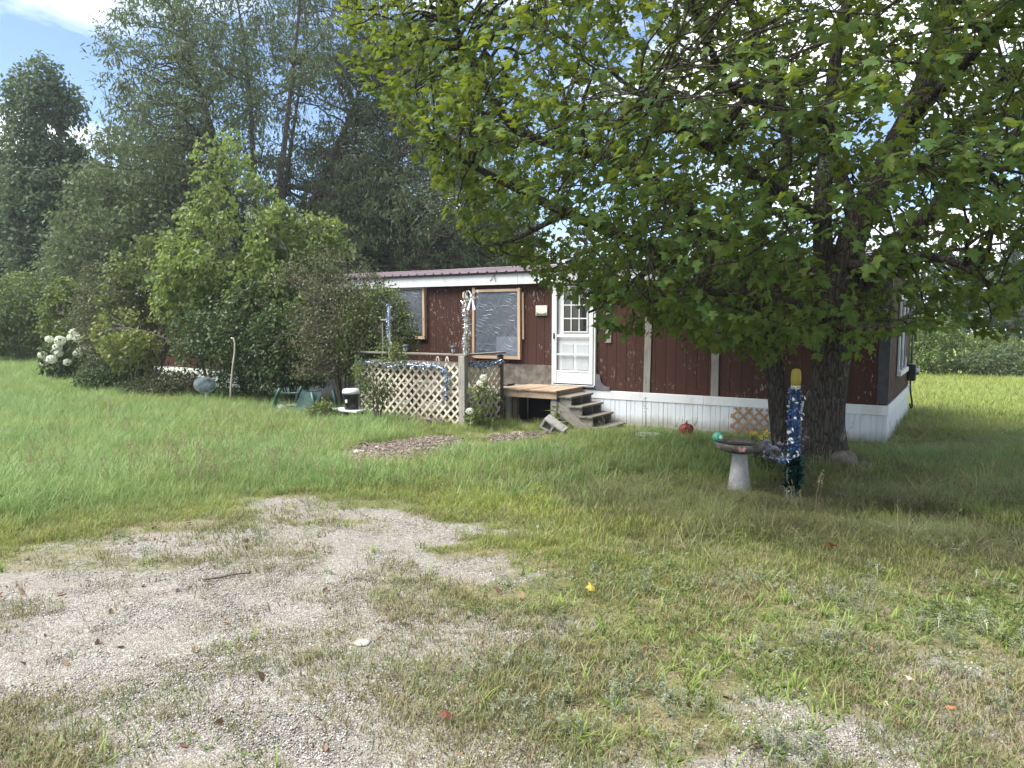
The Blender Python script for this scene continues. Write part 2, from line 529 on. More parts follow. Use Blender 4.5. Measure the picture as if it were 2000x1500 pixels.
def mat_ground():
    t = NT('ground_soil_gravel_and_thatch')
    w = t.coord('World')
    ga = t.node('Attribute', attribute_name='gravel', attribute_type='GEOMETRY').outputs['Fac']
    ma = t.node('Attribute', attribute_name='mulch', attribute_type='GEOMETRY').outputs['Fac']
    fa = t.node('Attribute', attribute_name='field', attribute_type='GEOMETRY').outputs['Fac']
    # fine crushed stone
    v1 = t.node('TexVoronoi', {'Vector': w, 'Scale': 125.0, 'Randomness': 1.0})
    v2 = t.node('TexVoronoi', {'Vector': w, 'Scale': 42.0})
    cellv = t.node('SeparateColor', {0: v1.outputs['Color']}).outputs[0]
    cell2 = t.node('SeparateColor', {0: v2.outputs['Color']}).outputs[1]
    stone = t.ramp(cellv, [(0.0, (0.16, 0.146, 0.127)), (0.45, (0.275, 0.257, 0.23)), (0.8, (0.385, 0.365, 0.335)), (1.0, (0.52, 0.495, 0.455))])
    stone2 = t.ramp(cell2, [(0.0, (0.17, 0.155, 0.138)), (0.7, (0.285, 0.27, 0.245)), (1.0, (0.46, 0.44, 0.41))])
    stone = t.mix(0.4, stone, stone2)
    big = t.noise(w, 1.4, 5, 0.6)
    stone = t.mix(t.math('MULTIPLY', t.ramp(big, [(0.45, 0.0), (0.7, 1.0)]), 0.45), stone, (0.25, 0.21, 0.165))
    gap = t.ramp(v1.outputs['Distance'], [(0.35, 1.0), (0.75, 0.55)])
    stone = t.mix(1.0, stone, gap, 'MULTIPLY')
    # thatch and moss between the grass
    th = t.noise(t.mapped(w, (1, 1, 1)), 55.0, 5, 0.7)
    th2 = t.noise(w, 2.2, 4)
    thatch = t.ramp(th, [(0.3, (0.085, 0.072, 0.042)), (0.5, (0.155, 0.138, 0.078)), (0.7, (0.26, 0.23, 0.15))])
    moss = t.ramp(th, [(0.3, (0.055, 0.068, 0.022)), (0.7, (0.150, 0.172, 0.060))])
    thatch = t.mix(t.ramp(th2, [(0.4, 0.0), (0.6, 0.85)]), thatch, moss)
    edge = t.math('ADD', ga, t.math('MULTIPLY', t.math('SUBTRACT', t.noise(w, 16.0, 5, 0.7), 0.5), 0.9))
    gm = t.ramp(edge, [(0.36, 0.0), (0.66, 1.0)])
    col = t.mix(gm, thatch, stone)
    # shredded bark bed
    mul = t.ramp(t.noise(t.mapped(w, (1.0, 2.2, 1)), 30.0, 5, 0.7), [(0.3, (0.07, 0.055, 0.046)), (0.55, (0.165, 0.138, 0.118)), (0.75, (0.29, 0.255, 0.225))])
    col = t.mix(ma, col, mul)
    # mown field farther off
    fn = t.noise(t.mapped(w, (0.25, 1.6, 1)), 1.3, 5, 0.6)
    fld = t.ramp(fn, [(0.3, (0.150, 0.205, 0.042)), (0.5, (0.215, 0.270, 0.060)), (0.72, (0.32, 0.35, 0.10))])
    col = t.mix(fa, col, fld)
    hb = t.math('ADD', t.math('MULTIPLY', t.math('SUBTRACT', 1.0, v1.outputs['Distance']), gm), t.math('MULTIPLY', th, 1.2))
    return t.done(t.principled(Base_Color=col, Roughness=0.95, Specular_IOR_Level=0.15, Normal=t.bump(hb, 0.7, 0.012)))

def mat_stone(name, c0, c1, scale=8, moss=0.0, mosscol=(0.06, 0.07, 0.035), bump=0.5):
    t = NT(name)
    c = t.coord('Object')
    n = t.noise(c, scale, 7, 0.68)
    f = t.noise(c, scale * 9, 4, 0.7)
    col = t.ramp(t.math('ADD', t.math('MULTIPLY', n, 0.7), t.math('MULTIPLY', f, 0.3)), [(0.35, c0), (0.65, c1)])
    if moss:
        col = t.mix(t.math('MULTIPLY', t.ramp(t.noise(c, scale * 0.8, 5), [(0.48, 0.0), (0.6, 1.0)]), moss), col, mosscol)
    return t.done(t.principled(Base_Color=col, Roughness=0.9, Specular_IOR_Level=0.2, Normal=t.bump(t.math('ADD', n, f), bump, 0.008)))

def mat_film():
    t = NT('wrinkled_plastic_film')
    c = t.coord('Object')
    dv = t.node('VectorMath', {0: c, 1: t.node('TexNoise', {'Vector': c, 'Scale': 1.6, 'Detail': 2}).outputs['Color']}, operation='ADD').outputs[0]
    wv = t.node('TexWave', {'Vector': t.node('Mapping', {'Vector': dv, 'Rotation': (0, rad(38), 0)}).outputs[0], 'Scale': 3.4, 'Distortion': 3.2, 'Detail': 4.0}).outputs['Fac']
    n = t.noise(dv, 3.0, 4)
    h = t.math('ADD', t.ramp(wv, [(0.75, 0.0), (1.0, 1.0)]), n)
    crease = t.math('MULTIPLY', t.ramp(wv, [(0.88, 0.0), (0.99, 1.0)]), t.ramp(n, [(0.45, 0.0), (0.65, 1.0)]))
    col = t.mix(t.math('MULTIPLY', crease, 0.5), (0.13, 0.15, 0.185), (0.46, 0.48, 0.50))
    p = t.principled(Base_Color=col, Roughness=0.24, Specular_IOR_Level=0.5, Normal=t.bump(h, 0.35, 0.03))
    tr = t.node('BsdfTransparent', {'Color': (0.8, 0.85, 0.9)})
    return t.done(t.node('MixShader', {0: 0.38, 1: p.outputs[0], 2: tr.outputs[0]}))

def mat_roof():
    t = NT('maroon_ribbed_roof_metal')
    w = t.coord('World')
    n = t.noise(w, 1.2, 5, 0.6)
    col = t.ramp(n, [(0.35, (0.26, 0.175, 0.185)), (0.7, (0.36, 0.28, 0.295))])
    return t.done(t.principled(Base_Color=col, Roughness=0.36, Metallic=0.55, Specular_IOR_Level=0.6))

def mat_foil(name, c0, c1):
    t = NT(name)
    r = t.node('NewGeometry').outputs['Random Per Island']
    return t.done(t.principled(Base_Color=t.ramp(r, [(0, c0), (1, c1)]), Roughness=0.22, Metallic=0.75))

M = {}
M['siding'] = mat_siding()
M['white'] = mat_white_paint()
M['skirt'] = mat_white_paint('white_skirting_vinyl', (0.57, 0.60, 0.645), 0.45)
M['door_white'] = mat_white_paint('white_door_enamel', (0.56, 0.58, 0.60), 0.45)
M['grey_panel'] = mat_plain('grey_blue_door_panel', (0.40, 0.43, 0.45), 0.5, 0.08)
M['core'] = mat_plain('wall_core_and_deck_shade', (0.016, 0.012, 0.011), 0.9)  # wall core; also the painted shade of the hollow under the landing
M['black_gap'] = mat_plain('eave_shade_and_block_black', (0.012, 0.011, 0.011), 0.8)  # near black: painted shade below the roof edge, and the stool blocks
M['roof'] = mat_roof()
M['tan_wood'] = mat_wood('bare_pine_frame_wood', (0.34, 0.235, 0.155), (0.50, 0.37, 0.26), 0.75, 'Z', 0.25)
M['tan_wood_x'] = mat_wood('bare_pine_crosspiece_wood', (0.34, 0.235, 0.155), (0.50, 0.37, 0.26), 0.75, 'X', 0.25)
M['grey_wood_z'] = mat_wood('weathered_grey_upright_wood', (0.155, 0.145, 0.13), (0.30, 0.285, 0.26), 0.88, 'Z')
M['grey_wood_x'] = mat_wood('weathered_grey_rail_wood', (0.13, 0.12, 0.105), (0.265, 0.245, 0.22), 0.88, 'X')
M['grey_wood_y'] = mat_wood('weathered_grey_tread_wood', (0.10, 0.092, 0.08), (0.225, 0.205, 0.18), 0.88, 'Y')
M['dark_wood'] = mat_wood('dark_stained_deck_wood', (0.05, 0.042, 0.034), (0.115, 0.095, 0.078), 0.88, 'Z')
M['deck'] = mat_wood('tan_deck_board_wood', (0.22, 0.16, 0.115), (0.38, 0.295, 0.215), 0.8, 'X')
M['deck_y'] = mat_wood('tan_deck_board_crossing_wood', (0.24, 0.17, 0.12), (0.40, 0.305, 0.22), 0.8, 'Y')
M['lath'] = mat_wood('pale_lattice_lath', (0.48, 0.42, 0.33), (0.64, 0.58, 0.47), 0.8, 'Z', 0.2)
M['lath_brown'] = mat_wood('tan_brown_lattice_lath', (0.20, 0.125, 0.065), (0.32, 0.21, 0.125), 0.8, 'Z', 0.2)
M['charcoal'] = mat_plain('charcoal_corner_board_paint', (0.040, 0.042, 0.048), 0.6, 0.3, 10, bump=0.1)
M['glass'] = mat_plain('dark_window_glass', (0.010, 0.012, 0.014), 0.06, 0.1, spec=0.8)
M['film'] = mat_film()
M['blind'] = mat_plain('pale_blind_sash', (0.30, 0.32, 0.34), 0.5, 0.1)
M['inset'] = mat_plain('white_sheet_behind_film', (0.50, 0.54, 0.58), 0.5, 0.08)
M['black'] = mat_plain('black_plastic', (0.012, 0.012, 0.014), 0.4, 0.2)
M['metal'] = mat_plain('dull_grey_metal', (0.30, 0.31, 0.32), 0.45, 0.2, metal=0.7)
M['slate'] = mat_plain('slate_purple_painted_board', (0.095, 0.085, 0.10), 0.7, 0.3)
M['stucco'] = mat_stone('stained_grey_backer_board', (0.075, 0.066, 0.058), (0.20, 0.185, 0.165), 6, 0.5, (0.05, 0.032, 0.022))
M['ground'] = mat_ground()
M['bark'] = mat_bark('dark_furrowed_maple_bark', (0.014, 0.012, 0.010), (0.070, 0.059, 0.050), lich=0.75)
M['bark_grey'] = mat_bark('grey_brown_bark', (0.035, 0.030, 0.026), (0.12, 0.105, 0.09), lich=0.4, scale=0.7)
M['bark_pale'] = mat_bark('pale_grey_bark', (0.09, 0.082, 0.072), (0.24, 0.225, 0.20), lich=0.5, scale=0.7)
M['twig'] = mat_plain('grey_brown_twig', (0.105, 0.085, 0.068), 0.9, 0.4, 30)
M['twig_dark'] = mat_plain('dark_twig_bark', (0.040, 0.031, 0.025), 0.9, 0.4, 30)
M['maple_leaf'] = mat_leaf('maple_leaf', [(0.042, 0.084, 0.020), (0.060, 0.108, 0.022), (0.046, 0.092, 0.024), (0.092, 0.128, 0.026), (0.052, 0.098, 0.024)], (0.32, 0.38, 0.03), 0.36, 0.6, spec=0.18, obj_var=True)
M['ash_leaf'] = mat_leaf('grey_green_narrow_leaf', [(0.070, 0.104, 0.046), (0.098, 0.136, 0.066), (0.122, 0.158, 0.088), (0.082, 0.122, 0.050)], (0.16, 0.21, 0.08), 0.30, 0.6, spec=0.15)
M['poplar_leaf'] = mat_leaf('blue_green_poplar_leaf', [(0.060, 0.102, 0.054), (0.088, 0.134, 0.074), (0.120, 0.162, 0.098)], (0.16, 0.22, 0.10), 0.30, 0.6, spec=0.18)
M['mid_leaf'] = mat_leaf('mid_green_forest_leaf', [(0.048, 0.082, 0.032), (0.072, 0.112, 0.042), (0.092, 0.126, 0.050)], (0.15, 0.22, 0.05), 0.28, 0.5, 0.35, (0.062, 0.080, 0.030))
M['dark_leaf'] = mat_leaf('dark_forest_leaf', [(0.028, 0.050, 0.028), (0.042, 0.068, 0.036), (0.056, 0.082, 0.044)], (0.07, 0.12, 0.04), 0.2, 0.5)
M['lime_leaf'] = mat_leaf('light_yellow_green_leaf', [(0.100, 0.152, 0.040), (0.130, 0.185, 0.050), (0.112, 0.166, 0.046), (0.165, 0.205, 0.056)], (0.32, 0.42, 0.08), 0.38, 0.5)
M['gold_leaf'] = mat_leaf('yellow_sapling_leaf', [(0.135, 0.17, 0.045), (0.17, 0.195, 0.045), (0.11, 0.155, 0.045)], (0.34, 0.40, 0.08), 0.32, 0.5)
M['olive_leaf'] = mat_leaf('olive_lilac_leaf', [(0.050, 0.066, 0.028), (0.080, 0.094, 0.042), (0.105, 0.105, 0.055), (0.060, 0.088, 0.034), (0.13, 0.10, 0.06)], (0.16, 0.18, 0.06), 0.25, 0.55)
M['bush_leaf'] = mat_leaf('deep_green_bush_leaf', [(0.030, 0.056, 0.022), (0.050, 0.086, 0.030), (0.072, 0.110, 0.040)], (0.13, 0.20, 0.05), 0.28, 0.5)
M['rose_leaf'] = mat_leaf('fresh_green_rose_leaf', [(0.072, 0.115, 0.030), (0.105, 0.150, 0.040), (0.130, 0.150, 0.050)], (0.22, 0.30, 0.06), 0.3, 0.5)
M['pine'] = mat_leaf('pine_needle', [(0.026, 0.052, 0.030), (0.042, 0.072, 0.040), (0.062, 0.090, 0.052)], (0.06, 0.10, 0.04), 0.12, 0.5)
M['field_leaf'] = mat_leaf('sunlit_shrub_leaf', [(0.080, 0.135, 0.036), (0.110, 0.165, 0.045), (0.135, 0.175, 0.060)], (0.24, 0.34, 0.07), 0.3, 0.5)
M['petal_white'] = mat_leaf('creamy_white_petal', [(0.62, 0.66, 0.52), (0.74, 0.76, 0.66)], (0.7, 0.75, 0.6), 0.25, 0.6)
M['petal_lilac'] = mat_leaf('lilac_petal', [(0.40, 0.34, 0.50), (0.52, 0.46, 0.60), (0.24, 0.20, 0.36)], (0.5, 0.4, 0.6), 0.2, 0.6)
M['petal_pink'] = mat_leaf('faded_pink_petal', [(0.46, 0.30, 0.30), (0.56, 0.40, 0.38), (0.42, 0.20, 0.18)], (0.6, 0.4, 0.35), 0.2, 0.6)
M['petal_mauve'] = mat_leaf('faded_mauve_petal', [(0.40, 0.28, 0.32), (0.50, 0.38, 0.40), (0.32, 0.22, 0.28)], (0.6, 0.4, 0.45), 0.2, 0.6)
M['petal_yellow'] = mat_leaf('bright_yellow_petal', [(0.70, 0.58, 0.06), (0.78, 0.66, 0.10)], (0.8, 0.7, 0.1), 0.2, 0.6)
M['foil_blue'] = mat_foil('blue_tinsel_foil', (0.10, 0.16, 0.28), (0.46, 0.54, 0.64))
M['foil_deep'] = mat_foil('deep_blue_tinsel_foil', (0.035, 0.09, 0.25), (0.26, 0.37, 0.58))
M['foil_silver'] = mat_foil('silver_tinsel_foil', (0.55, 0.56, 0.58), (0.86, 0.86, 0.84))
M['foil_green'] = mat_foil('dark_green_tinsel', (0.004, 0.032, 0.024), (0.012, 0.075, 0.055))
M['concrete'] = mat_stone('weathered_concrete', (0.22, 0.21, 0.20), (0.42, 0.41, 0.40), 9, 0.2)
M['concrete_dark'] = mat_stone('lichen_stained_concrete', (0.045, 0.042, 0.036), (0.19, 0.175, 0.155), 14, 0.6, (0.028, 0.028, 0.020))
M['fieldstone'] = mat_stone('grey_fieldstone', (0.075, 0.066, 0.056), (0.20, 0.18, 0.155), 9, 0.5)
M['pale_stone'] = mat_stone('pale_flat_stone', (0.25, 0.24, 0.22), (0.42, 0.40, 0.37), 9, 0.2)
M['pebble'] = mat_plain('driveway_pebble', (0.34, 0.32, 0.29), 0.9, 0.25, 14, obj_var=0.0)
M['water'] = mat_plain('still_dark_water', (0.035, 0.026, 0.018), 0.05, 0.2, spec=0.6)

# ------------------------------------------------------------------ ground sheet
def axis(segments):
    out = [segments[0][0]]
    for a, b, st in segments:
        n = max(1, int(round((b - a) / st)))
        out += list(np.linspace(a, b, n + 1)[1:])
    return np.array(out)

def build_ground():
    xs = axis([(-150, -60, 15), (-60, -24, 4), (-24, -9, 0.6), (-9, -4, 0.16), (-4, 6, 0.075), (6, 10, 0.2), (10, 30, 0.8), (30, 60, 4), (60, 150, 15)])
    ys = axis([(-30, -6, 6), (-6, 1.8, 0.6), (1.8, 7, 0.075), (7, 13, 0.11), (13, 22, 0.35), (22, 50, 1.4), (50, 110, 6), (110, 170, 15)])
    X, Y = np.meshgrid(xs, ys)
    x, y = X.ravel(), Y.ravel()
    g, m, _ = masks(x, y)
    z = gz(x, y)
    near = sstep(12, 3, np.abs(y))
    z = z + near * 0.014 * (fbm2(x, y, 5.0, 77, 2) - 0.5) + m * 0.03 * (fbm2(x, y, 9.0, 78, 2) - 0.5)
    nx = len(xs)
    i = np.arange(len(ys) - 1)[:, None] * nx + np.arange(nx - 1)[None]
    i = i.ravel()
    me = mesh_np('ground', np.stack([x, y, z], -1), [np.stack([i, i + 1, i + nx + 1, i + nx], -1)], M['ground'], True)
    field = np.maximum(sstep(10, 26, y + 0.5 * x), sstep(9, 17, y - 0.1 * x) * sstep(-3, -9, x))
    for nm, v in (('gravel', g), ('mulch', m), ('field', field)):
        at_ = me.attributes.new(nm, 'FLOAT', 'POINT')
        at_.data.foreach_set('value', v.astype(np.float32))
    o = link('ground', me)
    setp(o, 'grassy yard with a worn gravel driveway in front of the house', kind='structure')
build_ground()
def build_haze():
    b = MB(); b.box(-152, 152, -32, 172, -3.2, 22.5)
    t = NT('summer_air')
    v = t.node('VolumePrincipled', {'Color': (0.86, 0.92, 1.0), 'Density': HAZE, 'Anisotropy': 0.25})
    t.l.new(v.outputs[0], t.out.inputs['Volume'])
    o = b.build('haze', t.m)
    setp(o, 'thin summer haze over the yard and woods', kind='stuff')
HAZE = 0.0007
if HAZE > 0: build_haze()

# ------------------------------------------------------------------ plants
TPL_OVAL = (np.array([(0, 0, 0), (0.30, 0.45, 0.05), (0, 1, -0.06), (-0.30, 0.45, 0.05)], float), np.array([(0, 1, 2), (0, 2, 3)]))
TPL_NARROW = (np.array([(0, 0, 0), (0.13, 0.45, 0.03), (0, 1, -0.10), (-0.13, 0.45, 0.03)], float), np.array([(0, 1, 2), (0, 2, 3)]))
TPL_HEART = (np.array([(0, 0, 0), (0.34, 0.22, 0.06), (0.26, 0.62, 0.03), (0, 1, -0.14), (-0.26, 0.62, 0.03), (-0.34, 0.22, 0.06)], float),
             np.array([(0, 1, 2), (0, 2, 3), (0, 3, 4), (0, 4, 5)]))
TPL_NEEDLE = (np.array([(-0.035, 0, 0), (0.035, 0, 0), (0, 1, 0)], float), np.array([(0, 1, 2)]))

def maple_template(rng, droop=0.18, fold=0.22):
    half = [(0.12, -0.04), (0.40, 0.02), (0.31, 0.16), (0.62, 0.38), (0.37, 0.47), (0.16, 0.60), (0.21, 0.80)]
    pts = [(0, 0)] + half + [(0, 1.06)] + [(-a, b) for a, b in half[::-1]]
    pts = np.array(pts) + rng.normal(0, 0.018, (len(pts), 2))
    c = np.array([[0, 0.34]])
    P = np.concatenate([c, pts])
    z = -fold * np.abs(P[:, 0]) ** 1.3 * (1 if rng.random() < 0.6 else -0.6) - droop * np.maximum(0, P[:, 1] - 0.2) ** 2 + rng.normal(0, 0.02, len(P))
    V = np.concatenate([P, z[:, None]], 1)
    n = len(pts)
    F = np.array([(0, 1 + i, 1 + (i + 1) % n) for i in range(n)])
    return V, F

def place_leaves(pos, tip, nrm, scale, tpls, rng):
    """one joined array of leaves: pos, tip direction, facing, size"""
    y = tip / (np.linalg.norm(tip, axis=1, keepdims=True) + 1e-9)
    z = nrm - (nrm * y).sum(1, keepdims=True) * y
    z /= np.linalg.norm(z, axis=1, keepdims=True) + 1e-9
    x = np.cross(y, z)
    which = rng.integers(0, len(tpls), len(pos))
    Vs, Fs, off = [], [], 0
    for k, (tv, tf) in enumerate(tpls):
        s = np.where(which == k)[0]
        if not len(s): continue
        v = (x[s, None, :] * tv[None, :, 0:1] + y[s, None, :] * tv[None, :, 1:2] + z[s, None, :] * tv[None, :, 2:3]) * scale[s, None, None] + pos[s, None, :]
        Vs.append(v.reshape(-1, 3))
        Fs.append((tf[None] + (np.arange(len(s)) * len(tv))[:, None, None]).reshape(-1, tf.shape[1]) + off)
        off += len(s) * len(tv)
    return np.concatenate(Vs), np.concatenate(Fs)

def sample_line(poly, step=0.12):
    """resample a polyline of (x,y,z,r) smoothly"""
    P = np.asarray(poly, float)
    n = len(P)
    out = []
    for i in range(n - 1):
        p0, p1, p2, p3 = P[max(0, i - 1)], P[i], P[i + 1], P[min(n - 1, i + 2)]
        m = max(2, int(np.linalg.norm(p2[:3] - p1[:3]) / step))
        for t in np.arange(m) / m:
            out.append(0.5 * ((2 * p1) + (-p0 + p2) * t + (2 * p0 - 5 * p1 + 4 * p2 - p3) * t * t + (-p0 + 3 * p1 - 3 * p2 + p3) * t ** 3))
    out.append(P[-1])
    out = np.array(out)
    out[:, 3] = np.maximum(out[:, 3], 0.004)
    return out

def beziers(P0, D0, T, up, n, rng, wob=0.06):
    d = T - P0
    L = np.linalg.norm(d, axis=1, keepdims=True) + 1e-6
    dn = d / L
    c1 = D0 * 0.45 + dn * 0.75
    c1 = P0 + c1 / (np.linalg.norm(c1, axis=1, keepdims=True) + 1e-9) * L * 0.36
    e = dn + np.array([0, 0, up])
    c2 = T - e / (np.linalg.norm(e, axis=1, keepdims=True) + 1e-9) * L * 0.34
    t = np.linspace(0, 1, n)[None, :, None]
    B = (1 - t) ** 3 * P0[:, None] + 3 * (1 - t) ** 2 * t * c1[:, None] + 3 * (1 - t) * t ** 2 * c2[:, None] + t ** 3 * T[:, None]
    w = rng.normal(0, 1, B.shape) * L[:, :, None] * wob * (t * (1 - t) * 2)
    return B + w, L[:, 0]

def attach(T, pts, tan, rad_, down_pen=0.9, rpen=0.0):
    idx = np.zeros(len(T), int)
    for a in range(0, len(T), 400):
        d = T[a:a + 400, None] - pts[None]
        m = np.linalg.norm(d, axis=2) + down_pen * np.maximum(0, -d[:, :, 2]) + 0.25 * np.maximum(0, 0.8 - np.abs(d[:, :, 2])) - rpen * rad_[None]
        idx[a:a + 400] = m.argmin(1)
    return idx

def grow(limbs, sampler, rng, n_br, n_tw, per, up_br=0.25, up_tw=0.0, br_r=0.35, twig_r=0.006, k=(8, 5, 3), max_tw=0.9, wob=0.06, tip_r=0.004, down_pen=0.9, limb_k=9, bark_wob=0.12, leaf_from=0.25, spread=0.08, tw_n=4):
    """limbs: polylines (x,y,z,r). returns wood mesh arrays and leaf anchors"""
    V, F, off = [], [], 0
    pts, tan, rr = [], [], []
    for li, pl in enumerate(limbs):
        S = sample_line(pl)
        P, R = S[:, :3], S[:, 3]
        kk = limb_k if R.max() < 0.15 else limb_k + 7
        v, f = tubes(P[None], R[None], kk)
        c = np.repeat(P, kk, 0)
        w = 1 + bark_wob * ((noise3(v * np.array([7, 7, 2.2]), li) - 0.5) * 2 + (noise3(v * np.array([19, 19, 5.0]), li + 9) - 0.5))
        v = c + (v - c) * w[:, None]
        V.append(v); F.append(f + off); off += len(v)
        T = np.gradient(P, axis=0); T /= np.linalg.norm(T, axis=1, keepdims=True) + 1e-9
        keep = np.arange(len(P)) > len(P) * (0.25 if li == 0 else 0.12)
        pts.append(P[keep]); tan.append(T[keep]); rr.append(R[keep])
    pts, tan, rr = map(np.concatenate, (pts, tan, rr))
    TB = sampler(n_br)
    i = attach(TB, pts, tan, rr, down_pen)
    B, L = beziers(pts[i], tan[i], TB, up_br, 8, rng, wob)
    r0 = np.minimum(rr[i] * 0.6, br_r * 0.06 * np.sqrt(L) + 0.004)
    R = r0[:, None] * np.linspace(1, 0.28, 8)[None] + tip_r * 0.3
    v, f = tubes(B, R, k[1])
    V.append(v); F.append(f + off); off += len(v)
    bt = np.gradient(B, axis=1); bt /= np.linalg.norm(bt, axis=-1, keepdims=True) + 1e-9
    bp = np.concatenate([B[:, 1:].reshape(-1, 3), 0.5 * (B[:, 2:] + B[:, 1:-1]).reshape(-1, 3)])
    btn = np.concatenate([bt[:, 1:].reshape(-1, 3), bt[:, 2:].reshape(-1, 3)])
    br = np.concatenate([R[:, 1:].reshape(-1), R[:, 2:].reshape(-1)])
    # twigs
    TT = sampler(n_tw)
    i = attach(TT, bp, btn, br, 0.35)
    d = TT - bp[i]
    dist = np.linalg.norm(d, axis=1)
    far = dist > max_tw
    TT[far] = bp[i][far] + d[far] / dist[far, None] * max_tw * rng.uniform(0.75, 1.1, far.sum())[:, None]
    W, L = beziers(bp[i], btn[i], TT, up_tw, tw_n, rng, 0.05)
    R = np.minimum(br[i], twig_r)[:, None] * np.linspace(1, 0.35, tw_n)[None]
    v, f = tubes(W, R, k[2])
    V.append(v); F.append(f + off); off += len(v)
    wt = np.gradient(W, axis=1); wt /= np.linalg.norm(wt, axis=-1, keepdims=True) + 1e-9
    # leaves along the twigs
    n = len(W)
    s = rng.uniform(leaf_from, 1.0, (n, per)) ** 0.8
    s[:, 0] = 1.0
    u = s * (tw_n - 1); a = np.clip(np.floor(u).astype(int), 0, tw_n - 2); ft = (u - a)[..., None]
    rows = np.arange(n)[:, None]
    LP = W[rows, a] * (1 - ft) + W[rows, a + 1] * ft
    LT = wt[rows, a]
    LP = LP.reshape(-1, 3) + rng.normal(0, spread, (n * per, 3)) * np.array([1, 1, 0.7])
    return np.concatenate(V), np.concatenate(F), LP, LT.reshape(-1, 3)

def box_sampler(lo, hi, fn, rng):
    lo, hi = np.array(lo, float), np.array(hi, float)
    def f(n):
        out, c, tries = [], 0, 0
        while c < n and tries < 200:
            p = lo + (hi - lo) * rng.random((max(400, n), 3))
            w = fn(p)
            p = p[rng.random(len(p)) < w]
            out.append(p); c += len(p); tries += 1
        return np.concatenate(out)[:n]
    return f

def ellipsoid_env(c, r, seed, lump=0.35, lscale=0.55, gap=0.0, gscale=0.6, shell=0.6, flat=None, lower=None):
    """density of a crown: lumpy ellipsoid, thinner inside, with noise gaps"""
    c, r = np.array(c, float), np.array(r, float)
    def fn(p):
        q = (p - c) / r
        if flat is not None:                                  # narrower towards the top
            s = np.clip((p[:, 2] - c[2]) / r[2], -1, 1)
            w = 1 - flat * np.maximum(0, s) - (lower or 0) * np.maximum(0, -s)
            q = q / np.stack([w, w, np.ones_like(w)], -1)
        d = np.linalg.norm(q, axis=1)
        lim = 1 + lump * 2 * (noise3(p * lscale, seed) - 0.5)
        w = (d < lim) * ((1 - shell) + shell * np.clip(d / lim, 0, 1) ** 2)
        if gap > 0:
            g = noise3(p * gscale, seed + 40) * 0.65 + noise3(p * gscale * 2.3, seed + 41) * 0.35
            w = w * (g > gap)
        return w
    return fn

def stems(base, n, fork, height, spread, r0, rng, lean=(0, 0), top_r=0.02):
    base = np.array(base, float)
    out = [[(*(base + [0, 0, -0.15]), r0 * 1.35), (*(base + [0, 0, 0.25]), r0 * 1.05), (*(base + [lean[0] * .3, lean[1] * .3, fork]), r0 * 0.85)]]
    top0 = base + [lean[0] * .3, lean[1] * .3, fork]
    a0 = rng.uniform(0, 6.28)
    for i in range(n):
        a = a0 + 6.283 * i / n + rng.uniform(-0.3, 0.3)
        sp = spread * rng.uniform(0.45, 1.05)
        h = height * rng.uniform(0.8, 1.0)
        tip = base + [lean[0] + sp * math.cos(a), lean[1] + sp * math.sin(a), h]
        m1 = top0 + (tip - top0) * [0.35, 0.35, 0.33]
        m2 = top0 + (tip - top0) * [0.65, 0.65, 0.68] + rng.normal(0, 0.15, 3)
        rr = r0 * 0.62
        out.append([(*(top0 - [0, 0, 0.15]), rr), (*m1, rr * 0.75), (*m2, rr * 0.42), (*tip, top_r)])
    return out

def leaf_dirs(LT, n, rng, droop=0.5, out=0.6, face_up=0.8, jitter=0.55):
    tip = LT * out + rng.normal(0, jitter, (n, 3))
    tip[:, 2] -= droop
    nrm = rng.normal(0, 0.55, (n, 3))
    nrm[:, 2] += face_up
    return tip, nrm

def tree(name, label, cat, base, limbs, sampler, rng, leafmat, barkmat, tpls, size, n_br, n_tw, per, group=None, droop=0.5, out=0.6, face_up=0.8, trunk='trunk', crown='crown', link_it=True, **kw):
    V, F, LP, LT = grow(limbs, sampler, rng, n_br, n_tw, per, **kw)
    n = len(LP)
    tip, nrm = leaf_dirs(LT, n, rng, droop, out, face_up)
    sc = size * rng.uniform(0.65, 1.2, n)
    LV, LF = place_leaves(LP, tip, nrm, sc, tpls, rng)
    b = np.array(base, float)
    root = thing(name, label, cat, b, 0, group)
    mt = mesh_np(trunk, V - b, [F], barkmat, True)
    mc = mesh_np(crown, LV - b, [LF], leafmat, False)
    link(trunk, mt, root); link(crown, mc, root)
    return root

def copy_thing(o, label, loc, rotz=0.0, scale=1.0, group=None):
    c = o.copy(); COL.objects.link(c)
    c.location = loc; c.rotation_euler = (0, 0, rotz); c.scale = (scale, scale, scale)
    c['label'] = label
    if group: c['group'] = group
    for ch in o.children:
        k = ch.copy(); COL.objects.link(k); k.parent = c
        for g in ch.children:
            q = g.copy(); COL.objects.link(q); q.parent = k
    return c

# ------------------------------------------------------------------ the house (local x along the front wall to the right, y into the house)
HC = (5.874, 11.5); HROT = rad(-32)
HR = np.array([math.cos(HROT), math.sin(HROT)]); HV = np.array([-math.sin(HROT), math.cos(HROT)])
HLEN, HWID = 20.2, 4.6
ZB, ZT = 0.335, 2.42          # foot and head of the siding
def hw(x, y, z=0.0):
    return (HC[0] + HR[0] * x + HV[0] * y, HC[1] + HR[1] * x + HV[1] * y, z)
def hgz(x, y):
    p = hw(x, y); return gz1(p[0], p[1])
rng = np.random.default_rng(7)

